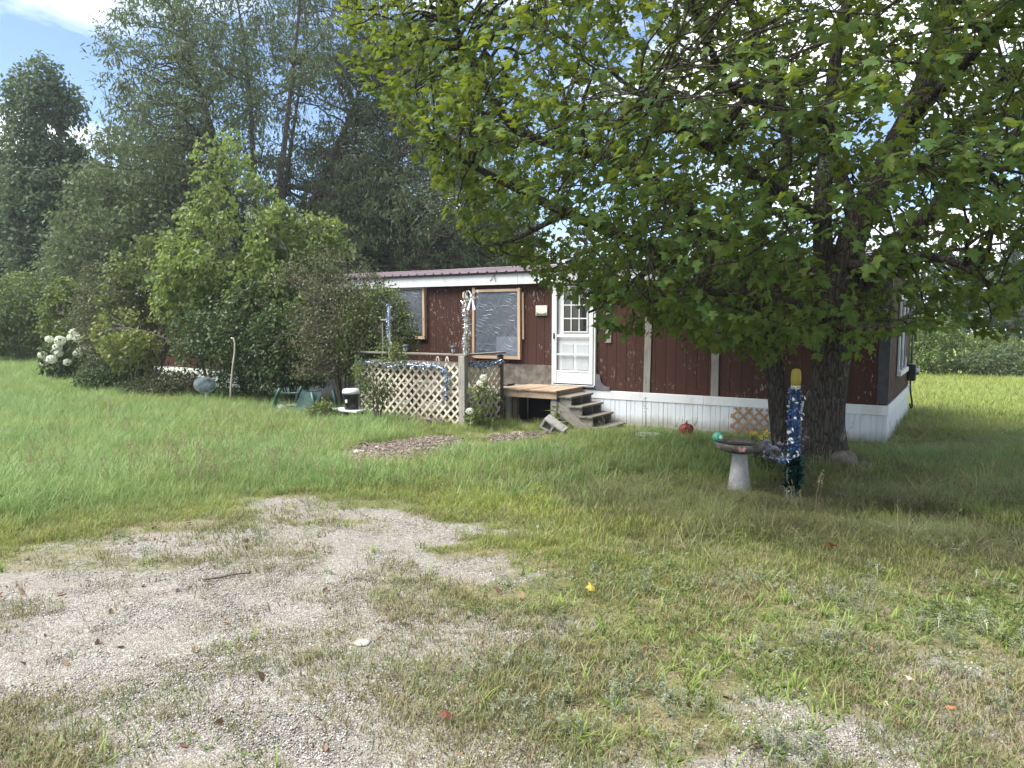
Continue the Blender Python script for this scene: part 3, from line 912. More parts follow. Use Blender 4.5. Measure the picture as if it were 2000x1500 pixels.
def build_house():
    H = thing('mobile_home', 'long brown single-storey mobile home with white skirting and ribbed metal roof', 'house', (HC[0], HC[1], 0), HROT)
    c = MB(); c.box(-HLEN + .02, -.02, .0125, HWID - .022, ZB - .9, ZT + .15); c.build('wall_core', M['core'], H)
    # siding planks, front
    gap = 0.004
    pm = []
    for w in (0.198, 0.192):
        b = MB(); b.bbox(gap / 2, w - gap / 2, 0, .008, 0, ZT - ZB, .0025); pm.append(b.mesh('siding_plank', M['siding']))
    x = -HLEN; k = 0
    while x < -0.18:
        w = (0.198, 0.192)[k % 2]
        link('siding_plank', pm[k % 2], H, (x, rng.uniform(0.003, 0.0045), ZB - rng.uniform(0, .012)))
        x += w; k += 1
    # end wall: narrower grooved boards
    em = MB(); em.bbox(0, .016, gap / 2, .1045 - gap / 2, 0, ZT - ZB, .003)
    em = em.mesh('siding_plank', M['siding'])
    for i in range(int(HWID / .1045)):
        link('siding_plank', em, H, (-.018 + rng.uniform(0, .003), i * .1045 + .005, ZB))
    bk = MB(); bk.box(-HLEN, -.1, HWID - .02, HWID, ZB, ZT); bk.box(-HLEN - .002, -HLEN + .02, .02, HWID - .02, ZB, ZT); bk.build('rear_siding', M['siding'], H)
    b = MB(); b.bbox(-.135, .004, -.020, .0015, ZB + .01, ZT, .004); b.build('corner_board', M['charcoal'], H)
    b = MB(); b.bbox(.0045, .024, -.014, .028, ZB + .01, ZT, .004); b.build('corner_board', M['charcoal'], H)
    # battens nailed over the siding
    for bx0, bx1, z0, z1, tl in ((-4.83, -4.70, 1.24, ZT, .4), (-4.045, -3.915, ZB - .01, ZT, .9), (-2.78, -2.645, ZB - .005, ZT, -.15), (-13.6, -13.48, ZB, ZT, .2)):
        b = MB(); b.bbox(0, bx1 - bx0, 0, .02, 0, z1 - z0, .003)
        b.build('batten', M['grey_wood_z'], H, loc=(bx0, -.022, z0), rot=(0, rad(tl), 0))
    # eave
    b = MB(); b.box(-HLEN - .06, .06, -.115, -.002, ZT - .02, ZT + .002); b.build('soffit', M['white'], H)
    nf = 6
    for i in range(nf):
        x0 = -HLEN - .06 + i * (HLEN + .12) / nf
        b = MB(); b.bbox(x0 + .002, x0 + (HLEN + .12) / nf - .002, -.137, -.116 - .001 * (i % 2), ZT - .03, ZT + .185, .004); b.build('fascia_board', M['white'], H)
    b = MB(); b.bbox(.0255, .045, -.11, HWID + .08, ZT - .03, ZT + .185, .004); b.build('fascia_board', M['white'], H)
    b = MB(); b.box(-HLEN - .05, .05, -.185, HWID + .18, ZT + .187, ZT + .236); b.build('eave_shade_strip', M['black_gap'], H)  # black strip added as the shade in the gap under the roof sheets
    # metal roof: ribbed sheets, each 0.92 m wide
    zr0, zr1, ym = ZT + .242, ZT + .50, HWID / 2
    sh = MB()
    prof = []
    for r in range(4):
        o = r * .23
        prof += [(o, 0), (o + .17, 0), (o + .19, .028), (o + .21, .028)]
    prof.append((.92, 0))
    for (ya, za, yb, zb) in ((-.20, zr0, ym, zr1), (HWID + .20, zr0, ym, zr1)):
        v = [(px, ya, za + pz) for px, pz in prof] + [(px, yb, zb + pz) for px, pz in prof]
        n = len(prof)
        f = [(i, i + 1, n + i + 1, n + i) for i in range(n - 1)]
        if ya > yb: f = [q[::-1] for q in f]
        sh.add(v, f)
        v2 = [(px, ya, za + pz - .02) for px, pz in prof]
        sh.add([(px, ya, za + pz) for px, pz in prof] + v2, [(i, n + i, n + i + 1, i + 1) for i in range(n - 1)])
    shm = sh.mesh('roof_sheet', M['roof'])
    for i in range(22):
        link('roof_sheet', shm, H, (-HLEN - .12 + i * .925, 0, .001 * (i % 2)))
    b = MB(); b.add([(-HLEN - .1, ym - .16, zr1 + .012), (.12, ym - .16, zr1 + .012), (.12, ym, zr1 + .045), (-HLEN - .1, ym, zr1 + .045), (.12, ym + .16, zr1 + .012), (-HLEN - .1, ym + .16, zr1 + .012)],
                    [(0, 1, 2, 3), (3, 2, 4, 5)]); b.build('roof_ridge_cap', M['roof'], H)
    # gable end fill
    b = MB(); b.add([(.0, 0, ZT + .14), (.0, HWID, ZT + .14), (.0, ym, zr1 - .03), (-.05, 0, ZT + .14), (-.05, HWID, ZT + .14), (-.05, ym, zr1 - .03)], [(0, 1, 2), (3, 5, 4), (0, 2, 5, 3), (1, 4, 5, 2), (0, 3, 4, 1)])
    b.build('gable_panel', M['siding'], H)
    # skirting: cap board, then narrow ribbed strips
    for x0, x1 in ((-HLEN, -14.1), (-14.1, -8.6), (-8.6, -6.5), (-6.5, -2.9), (-2.9, .012)):
        b = MB(); b.bbox(x0 + .001, x1 - .001, -.030, -.001, ZB - .165, ZB - .008, .004); b.build('skirting_cap', M['white'], H)
    b = MB(); b.bbox(.0035, .034, -.0285, HWID, ZB - .165, ZB - .008, .004); b.build('skirting_cap', M['white'], H)
    widths = (.150, .083, .087)
    def slat(w, h):
        b = MB()
        b.add([(0, .006, 0), (.004, .006, 0), (.010, 0, 0), (w - .006, 0, 0), (w - .003, .006, 0), (w, .006, 0)] + [(q[0], q[1], h) for q in ((0, .006), (.004, .006), (.010, 0), (w - .006, 0), (w - .003, .006), (w, .006))],
              [(i, i + 1, 7 + i, 6 + i) for i in range(5)])
        return b.mesh('skirting_strip', M['skirt'])
    h = 0.95
    sm = [slat(w, h) for w in widths]
    x, k = -HLEN, 0
    while x < -.012:
        w = widths[k % 3]
        if x + w > -.004:
            link('skirting_strip', slat(-.004 - x, h), H, (x, -.018, ZB - .16 - h)); break
        link('skirting_strip', sm[k % 3], H, (x, -.018 + rng.uniform(-.002, .002), ZB - .16 - h))
        x += w; k += 1
    y, k = .0, 0
    while y < HWID - .16:
        w = widths[k % 3]
        link('skirting_strip', sm[k % 3], H, (.018 + rng.uniform(-.002, .002), y, ZB - .16 - h), (0, 0, rad(90)))
        y += w; k += 1
    b = MB(); b.box(-.02, .0195, -.0195, .004, ZB - .16 - h, ZB - .166); b.build('skirting_corner', M['skirt'], H)

    # windows covered with plastic film on bare wood strips
    def film_window(x0, x1, z0, z1, inset=None, fw=.055):
        W = MB(); W.box(x0, x1, -.012, .0, z0, z1)
        root = W.build('window', M['glass'], H)
        for zz in np.linspace(z0 + .25, z1 - .30, 3):
            s = MB(); s.bbox(x0 + .01, x1 - .01, -.022, -.013, zz - .008, zz + .008, .002); s.build('sash_bar', M['blind'], root)
        if inset:
            i = MB(); i.bbox(inset[0], inset[1], -.034, -.024, inset[2], inset[3], .002); i.bbox((inset[0] + inset[1]) / 2 - .008, (inset[0] + inset[1]) / 2 + .008, -.037, -.0345, inset[2], inset[3], .001)
            i.build('white_sheet', M['inset'], root)
        # wrinkled film
        n, m = 40, 44
        gx, gz_ = np.meshgrid(np.linspace(x0, x1, n), np.linspace(z0, z1, m))
        p = np.stack([gx.ravel(), np.zeros(n * m), gz_.ravel()], -1)
        wr = noise3(p * np.array([2.2, 1, 1.3]) + 11, 3) * .02 + noise3((p[:, [0, 1, 2]] @ rotmat(0, .7, 0)[:3, :3]) * np.array([16, 1, 2.5]), 4) * .010
        ed = np.minimum.reduce([p[:, 0] - x0, x1 - p[:, 0], p[:, 2] - z0, z1 - p[:, 2]])
        p[:, 1] = -.050 - wr * np.clip(ed / .1, 0, 1)
        q = (np.arange(m - 1)[:, None] * n + np.arange(n - 1)[None]).ravel()
        link('plastic_film', mesh_np('plastic_film', p, [np.stack([q, q + 1, q + n + 1, q + n], -1)], M['film'], True), root)
        for (a0, a1, c0, c1, mm, tl) in ((x0 - fw, x0 + .004, z0 - .03, z1 + .09, 'tan_wood', .4), (x1 - .004, x1 + fw, z0 - .05, z1 + .06, 'tan_wood', -.3),
                                         (x0 + .005, x1 - .005, z1 - .01, z1 + fw * .8, 'tan_wood_x', 0), (x0 + .005, x1 - .005, z0 - fw * .9, z0 + .008, 'tan_wood_x', 0)):
            f = MB(); f.bbox(0, a1 - a0, -.030, 0, 0, c1 - c0, .003)
            f.build('window_frame', M[mm], root, loc=(a0, -.052, c0), rot=(0, rad(tl), 0))
        s = MB(); s.box(x0 - fw, x1 + fw, -.051, -.0005, z0 - .05, z0 - .001); s.box(x0 - fw, x1 + fw, -.051, -.0005, z1 + .001, z1 + .05)
        s.box(x0 - fw, x0 - .001, -.051, -.0005, z0, z1); s.box(x1 + .001, x1 + fw, -.051, -.0005, z0, z1)
        s.build('window_casing', M['tan_wood'], root)
    film_window(-7.82, -6.74, .92, 2.26, (-7.29, -6.78, .93, 1.33))
    f = MB(); f.bbox(0, .045, -.03, 0, 0, .95, .003); f.build('loose_strip', M['tan_wood'], H, loc=(-6.665, -.004, 1.28), rot=(0, rad(-.8), 0))
    film_window(-10.9, -9.20, 1.30, 2.36)
    film_window(-16.6, -15.2, 1.20, 2.30)
    # stained board under the middle window, behind the landing
    b = MB(); b.bbox(-8.1, -5.985, -.024, -.001, ZB + .02, .77, .004); b.build('backer_board', M['stucco'], H)
    # screen door in front of the panelled door
    D = MB(); D.box(-5.86, -5.12, -.012, -.0, .46, 2.32)
    D = D.build('house_door', M['door_white'], H)
    lx0, lx1, lz0, lz1 = -5.72, -5.20, 1.44, 2.22
    g = MB(); g.box(lx0, lx1, -.018, -.013, lz0, lz1); g.build('door_pane', M['glass'], D)
    for i in range(4):
        xx = lx0 + (lx1 - lx0) * i / 3
        m_ = MB(); m_.bbox(xx - .012, xx + .012, -.036, -.019, lz0 - .012, lz1 + .012, .003); m_.build('muntin', M['door_white'], D)
    for i in range(4):
        zz = lz0 + (lz1 - lz0) * i / 3
        m_ = MB(); m_.bbox(lx0 - .01, lx1 + .01, -.034, -.0195, zz - .011, zz + .011, .003); m_.build('muntin', M['door_white'], D)
    for x0 in (-5.78, -5.46):
        m_ = MB()
        for a0, a1, c0, c1 in ((0, .27, .52, 0.0), (0, .27, 0, .52)):
            pass
        m_.bbox(x0 + .02, x0 + .28, -.020, -.0125, .70, 1.20, .008); m_.build('raised_panel', M['grey_panel'], D)
    k_ = MB(); k_.lathe([(0.001, -.065), (.020, -.062), (.028, -.045), (.022, -.030), (.012, -.026), (.012, -.012)], 12, rotmat(rad(-90), 0, 0) @ np.diag([1, 1, -1, 1])); k_.build('door_knob', M['metal'], D, True, loc=(-5.80, 0, 1.44))
    S = MB(); S.bbox(-5.925, -5.845, -.075, -.045, .43, 2.33, .006)
    S = S.build('storm_door', M['door_white'], H)
    for (a0, a1, c0, c1) in ((-5.135, -5.055, .43, 2.33),):
        s = MB(); s.bbox(a0, a1, -.075, -.045, c0, c1, .006); s.build('door_stile', M['door_white'], S)
    for (c0, c1) in ((2.26, 2.33), (1.335, 1.385), (.985, 1.01), (.655, .685), (.43, .475)):
        s = MB(); s.bbox(-5.844, -5.136, -.073, -.047, c0, c1, .005); s.build('door_rail', M['door_white'], S)
    s = MB(); s.bbox(-5.844, -5.136, -.066, -.052, .476, .654, .003); s.build('kick_panel', M['door_white'], S)
    s = MB(); s.bbox(-5.915, -5.888, -.098, -.0755, 1.30, 1.42, .006); s.build('door_handle', M['black'], S)
    for a0, a1, c0, c1 in ((-5.965, -5.926, .41, 2.40), (-5.054, -5.012, .41, 2.40)):
        s = MB(); s.bbox(a0, a1, -.055, -.0005, c0, c1, .004); s.build('door_jamb', M['white'], H)
    s = MB(); s.bbox(-5.925, -5.055, -.058, -.0005, 2.345, 2.385, .004); s.bbox(-5.985, -5.0, -.078, -.0595, 2.355, 2.415, .004); s.build('door_head', M['white'], H)
    s = MB(); s.bbox(-5.96, -5.02, -.085, -.0005, .375, .409, .004); s.build('door_sill', M['metal'], H)
    # scroll-edged board on the siding by the door foot
    prof = [(0, 0)] + [(.49, 0), (.49, .055)] + [(.49 - .19 + .19 * math.cos(a) - .0, .055 + .0 + .21 - .21 * math.sin(a)) for a in np.linspace(math.pi / 2 * .9, math.pi * .95, 8)][::1]
    prof = [(0, .0), (.49, 0), (.49, .07), (.42, .075), (.36, .10), (.315, .15), (.29, .22), (.285, .29), (.225, .31), (.15, .31), (.14, .22), (.10, .12), (.05, .07), (0, .06)]
    n = len(prof)
    b = MB(); b.add([(a, -.045, c) for a, c in prof] + [(a, -.024, c) for a, c in prof], [tuple(range(n))] + [tuple(range(n, 2 * n))[::-1]] + [(i, n + i, n + (i + 1) % n, (i + 1) % n) for i in range(n)])
    b.build('scroll_board', M['slate'], H, loc=(-5.20, 0, ZB - .005))
    # window of the end wall, seen at a flat angle
    W = MB(); W.box(.0, .012, 1.55, 3.05, .80, 2.05); W = W.build('window', M['glass'], H)
    for (a0, a1, c0, c1) in ((1.49, 1.56, .78, 2.1), (3.04, 3.11, .78, 2.1), (1.561, 3.039, 2.03, 2.1), (2.27, 2.33, .80, 2.03)):
        f = MB(); f.bbox(.012, .045, a0, a1, c0, c1, .004); f.build('window_frame', M['door_white'], W)
    f = MB(); f.bbox(.0125, .085, 1.45, 3.15, .70, .779, .006); f.build('window_sill', M['white'], W)
    f = MB(); f.bbox(0, .02, 0, .05, 0, .85, .003); f.build('loose_strip', M['grey_wood_z'], W, loc=(.047, 2.75, 1.0), rot=(rad(-18), 0, 0))
    f = MB(); f.bbox(0, .02, 0, .04, 0, .75, .003); f.build('loose_strip', M['white'], W, loc=(.047, 1.75, 1.15), rot=(rad(-12), 0, 0))
    # electric meter and cable at the far corner
    f = MB(); f.bbox(.012, .15, 4.08, 4.36, .44, .78, .012); mt = f.build('meter_box', M['black'], H)
    f = MB(); f.lathe([(.001, .07), (.06, .06), (.075, .03), (.075, 0)], 16, rotmat(0, rad(90), 0)); f.build('meter_dial', M['metal'], mt, True, loc=(.151, 4.22, .63))
    f = MB(); f.tube([(.05, 4.3, .44), (.06, 4.32, .2), (.09, 4.36, .02), (.10, 4.40, -.12), (.07, 4.46, -.16), (.05, 4.50, -.06)], .018, 6); f.build('cable', M['black'], H, True)
    f = MB(); f.tube([(.045, 4.5, ZT), (.045, 4.5, .78)], .022, 6); f.build('conduit', M['metal'], H, True)
    # torn metal bit on the fascia
    f = MB(); f.tube([(0, 0, 0), (.03, -.01, .02), (.10, -.02, .10), (.13, -.02, .12), (.14, -.015, 0), (.15, -.01, -.02)], .006, 5); f.build('bent_bracket', M['black'], H, True, loc=(-7.38, -.139, 2.47))
    return H
house = build_house()
# small plaque by the door
t = thing('wall_plaque', 'small painted plaque hung on the brown siding beside the white door', 'plaque', hw(-6.22, -.012, 1.86), HROT)
b = MB(); b.bbox(-.13, .13, -.016, 0, -.10, .10, .004); b.build('board', mat_plain('plaque_board_paint', (0.56, 0.55, 0.47), 0.6, 0.25, 14), t)
b = MB()
for i in range(26):
    x0 = -.12 + i * .0093; h_ = .02 + .035 * abs(math.sin(i * 1.9)) * (0.4 + abs(i - 13) / 13)
    b.box(x0, x0 + .009, -.0185, -.0165, -.092, -.092 + h_)
b.build('painted_meadow', mat_plain('plaque_green_paint', (0.075, 0.095, 0.040), 0.7, 0.5, 40), t)

# ------------------------------------------------------------------ landing and steps
def build_porch():
    x0, x1, y0 = -6.46, -5.27, -1.10
    gl = hgz(-5.9, -.9)
    P = thing('entry_landing', 'small tan wooden landing with four grey steps at the white door', 'porch', hw(0, 0, 0), HROT)
    top = .385
    n = 8; w = (x1 - x0) / n
    ym = (y0 + .0) 
    m = MB(); m.bbox(.003, w - .003, y0 - .03, -.035, -.032, 0, .004); m = m.mesh('deck_board', M['deck_y'])
    for i in range(n):
        link('deck_board', m, P, (x0 + i * w, rng.uniform(-.006, .006), top + rng.uniform(-.003, .003)))
    b = MB(); b.bbox(x0 + .01, x1 - .01, y0, y0 + .038, top - .16, top - .034, .004); b.build('rim_board', M['deck'], P)
    b = MB(); b.bbox(x1 - .040, x1 - .003, y0 + .039, -.04, top - .14, top - .034, .004); b.build('rim_board', M['deck_y'], P)
    b = MB(); b.bbox(x0, x0 + .037, y0 + .039, -.04, top - .16, top - .034, .004); b.build('rim_board', M['deck_y'], P)
    for (px, py, zt, mm) in ((x1 - .14, y0 + .04, top - .162, 'grey_wood_z'), (x0 + .05, y0 + .042, top - .162, 'grey_wood_z'), (x0 + .17, y0 + .10, top - .162, 'dark_wood'), (x1 - .14, -.16, top - .162, 'dark_wood'), (x0 + .05, -.16, top - .162, 'dark_wood'), ((x0+x1)/2+.05, -.18, top - .162, 'dark_wood')):
        b = MB(); b.bbox(px, px + .095, py, py + .09, gl - .15, zt, .005); b.build('post', M[mm], P)
    b = MB(); b.bbox(x1 - .155, x1 - .03, y0 + .035, y0 + .039, -.08, .2, .002); b.build('splice_plate', M['grey_wood_z'], P)
    # steps run down to the right
    tops = (.288, .122, -.052, -.236); xs_ = (-5.285, -5.072, -4.862, -4.62)
    ty0, ty1 = -1.06, -.14
    for i, (zt, xa) in enumerate(zip(tops, xs_)):
        for jj, (a0, a1) in enumerate(((0, .145), (.149, .285))):
            b = MB(); b.bbox(a0, a1, ty0, ty1, -.036, 0, .005)
            b.build('stair_tread', M['grey_wood_y'], P, loc=(xa, rng.uniform(-.01, .01), zt))
    for yy in (ty0 + .04, (ty0 + ty1) / 2, ty1 - .08):
        pts = [(x1 + .002, tops[0] - .04)]
        for i in range(4):
            xr = xs_[i] + .262
            pts.append((xr, tops[i] - .04))
            if i < 3: pts.append((xr, tops[i + 1] - .04))
        pts += [(xs_[3] + .262, gl - .1), (xs_[3] + .05, gl - .1), (x1 + .002, tops[0] - .40)]
        n = len(pts)
        b = MB(); b.add([(a, yy, c) for a, c in pts] + [(a, yy + .038, c) for a, c in pts], [tuple(range(n))[::-1], tuple(range(n, 2 * n))] + [(i, (i + 1) % n, n + (i + 1) % n, n + i) for i in range(n)])
        b.build('stringer', M['grey_wood_x'], P)
    # long diagonal board nailed over the near stringer
    a = math.atan2(tops[3] - .30 - tops[0] + .25, xs_[3] + .10 - x1)
    b = MB(); b.bbox(0, 1.02, -.022, 0, -.17, 0, .004); b.build('diagonal_brace', M['grey_wood_x'], P, loc=(x1 - .02, ty0 + .037, tops[0] - .10), rot=(0, -math.atan2(-.58, .80), 0))
    b = MB(); b.bbox(x0 + .05, x0 + .74, -.21, -.185, gl - .1, top - .165, .004); b.build('back_shade_panel', M['core'], P)  # dark board added to stand for the deep shade under the landing
    b = MB(); b.bbox(x0 + .012, x0 + .03, y0 + .14, -.22, gl - .1, top - .17, .004); b.build('side_shade_panel', M['core'], P)  # same painted shade, closing the left side under the landing
    # older floor behind the lattice
    nb = 15
    m = MB(); m.bbox(-8.92, -6.49, 0, .142, -.034, 0, .004); m = m.mesh('deck_board', M['grey_wood_x'])
    for i in range(nb):
        link('deck_board', m, P, (rng.uniform(-.01, .01), -2.27 + i * .148, .36 + rng.uniform(-.004, .004)))
    b = MB(); b.bbox(-8.92, -6.49, -2.27, -2.232, .18, .325, .004); b.build('rim_board', M['dark_wood'], P)
    for px in (-8.85, -7.7, -6.62):
        b = MB(); b.bbox(px, px + .09, -2.22, -2.13, gl - .1, .32, .004); b.build('post', M['dark_wood'], P)
    b = MB(); b.bbox(-7.55, -6.72, -.52, -.22, .362, .40, .005); b.build('ramp_board', M['dark_wood'], P, rot=(0, 0, 0))
porch = build_porch()

# ------------------------------------------------------------------ lattice fence round the porch
def lattice(parent, L, z0, z1, mat, name='lath', pitch=.124, w=.041, t=.008, axis='x', fixed=0.0, x_from=0.0, clip=None):
    """two crossing layers of slanted laths, each lath its own mesh, cut to the panel"""
    H_ = z1 - z0
    for layer, sg in ((0, 1), (1, -1)):
        off = -H_
        k = 0
        step = pitch * math.sqrt(2)
        s0 = -H_ if sg > 0 else 0
        n = int((L + H_) / step) + 1
        for i in range(n):
            a = (s0 + i * step)                  # where the lath meets the lower edge
            # centre line: u = a + sg*(z), z in 0..H
            za, zb = 0.0, H_
            if sg > 0:
                za = max(za, -a); zb = min(zb, L - a)
            else:
                za = max(za, a - L); zb = min(zb, a)
            if sg < 0 and a > L + H_: continue
            if zb - za < .03: continue
            ua, ub = a + sg * za, a + sg * zb
            if clip and not clip((ua + ub) / 2 , (za + zb) / 2): continue
            length = (zb - za) * math.sqrt(2)
            b = MB(); b.box(0, length, -t / 2, t / 2, -w / 2, w / 2)
            d = np.array([sg, 1]) / math.sqrt(2)
            R = np.eye(4)
            R[:3, 0] = (d[0], 0, d[1]); R[:3, 1] = (0, 1, 0); R[:3, 2] = (-d[1], 0, d[0])
            R[:3, 3] = (ua, layer * (t + .001), z0 + za)
            b = MB(); b.box(0, length, -t / 2, t / 2, -w / 2, w / 2, R)
            me = b.mesh(name, mat)
            if axis == 'x': link(name, me, parent, (x_from, fixed, 0))
            else: link(name, me, parent, (fixed, x_from, 0), (0, 0, rad(90)))

def build_fence():
    g = hgz(-7.6, -2.35)
    F = thing('lattice_fence', 'weathered low fence of pale diagonal lattice between grey posts', 'fence', hw(0, 0, 0), HROT)
    xl, xr, yf = -8.95, -6.46, -2.36
    for nm, px, py, zt, w in (('post', xl - .07, yf - .04, 1.0, .10), ('post', xr - .065, yf - .065, 1.04, .135), ('post', xr - .045, -1.22, 1.02, .10), ('post', -7.78, yf + .03, .92, .09)):
        b = MB(); b.bbox(px, px + w, py, py + w * .9, g - .25, zt, .006); b.build(nm, M['grey_wood_z' if px < -8 or px > -6.6 and py < -2 else 'dark_wood'], F)
    b = MB(); b.bbox(xl - .10, xr + .10, yf - .055, yf + .085, 1.0405, 1.075, .006); b.build('top_rail', M['grey_wood_x'], F)
    b = MB(); b.bbox(xr - .05, xr + .08, yf + .087, -1.08, 1.041, 1.075, .006); b.build('top_rail', M['grey_wood_y'], F)
    b = MB(); b.bbox(xl + .031, xr - .066, yf + .02, yf + .058, .84, .93, .005); b.build('lattice_rail', M['grey_wood_x'], F)
    b = MB(); b.bbox(xr - .02, xr + .018, yf + .06, -1.222, .84, .93, .005); b.build('lattice_rail', M['grey_wood_y'], F)
    b = MB(); b.bbox(xl + .031, xr - .066, yf + .02, yf + .058, g + .06, g + .14, .005); b.build('lattice_rail', M['dark_wood'], F)
    lattice(F, (xr - .07) - (xl + .035), g + .03, .90, M['lath'], fixed=yf + .002, x_from=xl + .035)
    lattice(F, (-1.225) - (yf + .062), g + .03, .90, M['lath'], axis='y', fixed=xr + .03, x_from=yf + .062)
build_fence()

# leaning panel of tan lattice against the skirting
gl = hgz(-2.0, -.15)
t = thing('garden_trellis', 'short tan brown lattice panel leaning on the white skirting by the maple', 'trellis', hw(-2.40, -.10, gl - .02), HROT)
t.rotation_euler = (rad(-5), 0, HROT)
lattice(t, 1.25, 0, .47, M['lath_brown'], pitch=.125, w=.040)

# ------------------------------------------------------------------ tinsel garlands and ornaments
def tinsel(name, path, mat, parent, rng, radius=.055, n=900, lw=(.03, .07), strip=.0045, core=.012):
    path = np.asarray(path, float)
    S = sample_line(np.c_[path, np.full(len(path), core)], .03)[:, :3]
    i = rng.integers(0, len(S), n)
    p = S[i] + rng.normal(0, radius * .28, (n, 3))
    d = rng.normal(0, 1, (n, 3)); d /= np.linalg.norm(d, axis=1, keepdims=True)
    l = rng.uniform(*lw, n)
    tpl = (np.array([(-.5, 0, 0), (.5, 0, 0), (.35, 1, .1), (-.35, 1, .1)], float) * np.array([strip / .05, 1, 1]), np.array([(0, 1, 2, 3)]))
    V, F = place_leaves(p, d, rng.normal(0, 1, (n, 3)), l, [tpl], rng)
    b = MB(); b.tube(S[::3] if len(S) > 6 else S, core, 6)
    CV = np.concatenate(b.v)
    faces = [np.array(f) for f in b.f.values()]
    me = mesh_np(name, np.concatenate([V, CV]), [F] + [f + len(V) for f in faces], mat)
    return link(name, me, parent)

def star_mesh(r=.022):
    pts = []
    for i in range(10):
        a = math.pi / 2 + i * math.pi / 5; q = r if i % 2 == 0 else r * .42
        pts.append((q * math.cos(a), 0, q * math.sin(a)))
    v = [(0, -.004, 0)] + pts
    b = MB(); b.add(v, [(0, 1 + i, 1 + (i + 1) % 10) for i in range(10)])
    return b.mesh('star', M['foil_silver'])

# silver-wrapped corner post of the lattice fence with its bow
cx, cy_ = -6.42, -2.32
t = thing('silver_garland', 'silver tinsel garland wound on a tall stake at the lattice fence corner', 'garland', hw(cx, cy_, 0), HROT)
b = MB(); b.bbox(-.018, .018, -.018, .018, 1.076, 2.14, .003); b.build('stake', M['lath'], t)
tinsel('tinsel', [(0.02 * math.sin(z * 9), .0, z) for z in np.linspace(1.09, 1.98, 14)], M['foil_silver'], t, rng, .06, 1700, (.035, .065), .008, .02)
f = MB()
for k in range(2):
    f.tube([(.0, -.02, 2.02), (-.03 - .01 * k, -.03, 2.07), (-.035, -.03, 2.14 - .02 * k), (-.02, -.02, 2.16)], [.014, .02, .016, .004], 7)
f.build('ribbon_end', M['lath'], t, True)
t = thing('silver_bow', 'silver ribbon bow beside the top of the silver tinsel stake', 'bow', hw(cx + .135, cy_ - .01, 2.04), HROT)
t.scale = (1.45, 1.3, 1.45)
b = MB(); b.tube([(-.10, .0, -.03), (.10, 0, .01)], .006, 5); b.build('stem', M['foil_silver'], t)
for sx, rz in ((-1, .35), (1, -.35)):
    b = MB()
    th = np.linspace(0, 2 * math.pi, 15)[:-1]
    for k, yy in enumerate((-.022, .022)):
        pass
    loop = [(sx * (.008 + .075 * math.sin(a / 2) ** 1.2 * (1)), 0, .028 + .048 * math.sin(a) + .03 * math.sin(a / 2)) for a in th]
    n = len(loop)
    b.add([(p[0], -.02, p[2]) for p in loop] + [(p[0], .02, p[2]) for p in loop], [(i, (i + 1) % n, n + (i + 1) % n, n + i) for i in range(n)])
    b.build('bow_loop', M['foil_silver'], t, True)
for sx in (-1, 1):
    b = MB(); b.add([(0, -.02, .01), (sx * .012, -.02, .01), (sx * .065, -.03, -.13), (sx * .03, -.03, -.14), (0, -.012, .01), (sx * .012, -.012, .01), (sx * .065, -.022, -.13), (sx * .03, -.022, -.14)],
                    [(0, 1, 2, 3), (7, 6, 5, 4), (0, 3, 7, 4), (1, 5, 6, 2), (2, 6, 7, 3)]); b.build('bow_tail', M['foil_silver'], t)
b = MB(); b.lathe([(.002, -.016), (.016, -.012), (.018, 0), (.016, .012), (.002, .016)], 10); b.build('bow_knot', M['foil_silver'], t, True, loc=(0, -.02, .025))
# blue tinsel pillar towards the left window
t = thing('blue_garland_stake', 'pale blue tinsel wound stake on the porch rail in front of the left window', 'garland', hw(-8.17, -2.34, 0), HROT)
b = MB(); b.bbox(-.02, .02, -.02, .02, .95, 1.92, .003); b.build('stake', M['lath'], t)
tinsel('tinsel', [(-.02, 0, 1.93), (0.0, -.02, 1.6), (-.02, .0, 1.35), (.05, -.02, 1.15), (.12, -.03, 1.08)], M['foil_blue'], t, rng, .055, 900, (.03, .07), .006, .025)
b = MB(); b.tube([(-.17, 0, 1.08), (-.17, 0, 1.62)], .014, 6); b.bbox(-.21, .03, -.012, .012, 1.66, 1.69, .003); b.build('side_stick', M['grey_wood_z'], t)
# blue and silver swags on the lattice rail
yy = -2.42
t = thing('blue_tinsel_swag', 'blue and silver tinsel swag along the top of the lattice fence front', 'garland', hw(0, 0, 0), HROT)
tinsel('tinsel', [(-8.9, yy, .90), (-8.6, yy, .86), (-8.3, yy, .88), (-8.0, yy, .80), (-7.75, yy, .86), (-7.4, yy, .84), (-7.1, yy, .86), (-6.85, yy, .80), (-6.78, yy, .68), (-6.80, yy, .50), (-6.86, yy, .34), (-6.82, yy, .26)], M['foil_blue'], t, rng, .05, 2200, (.03, .07), .007, .012)
sm = star_mesh(.024)
for k in range(16):
    u = rng.random()
    link('star', sm, t, (-8.85 + 2.0 * u, yy - .05 - .02 * rng.random(), .86 + rng.normal(0, .03)), (rng.normal(0, .4), rng.uniform(0, 3), rng.normal(0, .5)))
t = thing('blue_tinsel_swag', 'short blue tinsel swag on the lattice fence side next to the landing', 'garland', hw(0, 0, 0), HROT)
tinsel('tinsel', [(-6.36, -2.22, .90), (-6.36, -1.95, .84), (-6.36, -1.65, .86), (-6.36, -1.28, .90)], M['foil_blue'], t, rng, .05, 900, (.03, .07), .007, .012)
for k in range(6):
    link('star', sm, t, (-6.31, -2.2 + .16 * k, .86 + rng.normal(0, .02)), (rng.normal(0, .4), rng.uniform(0, 3), rad(60) + rng.normal(0, .5)))

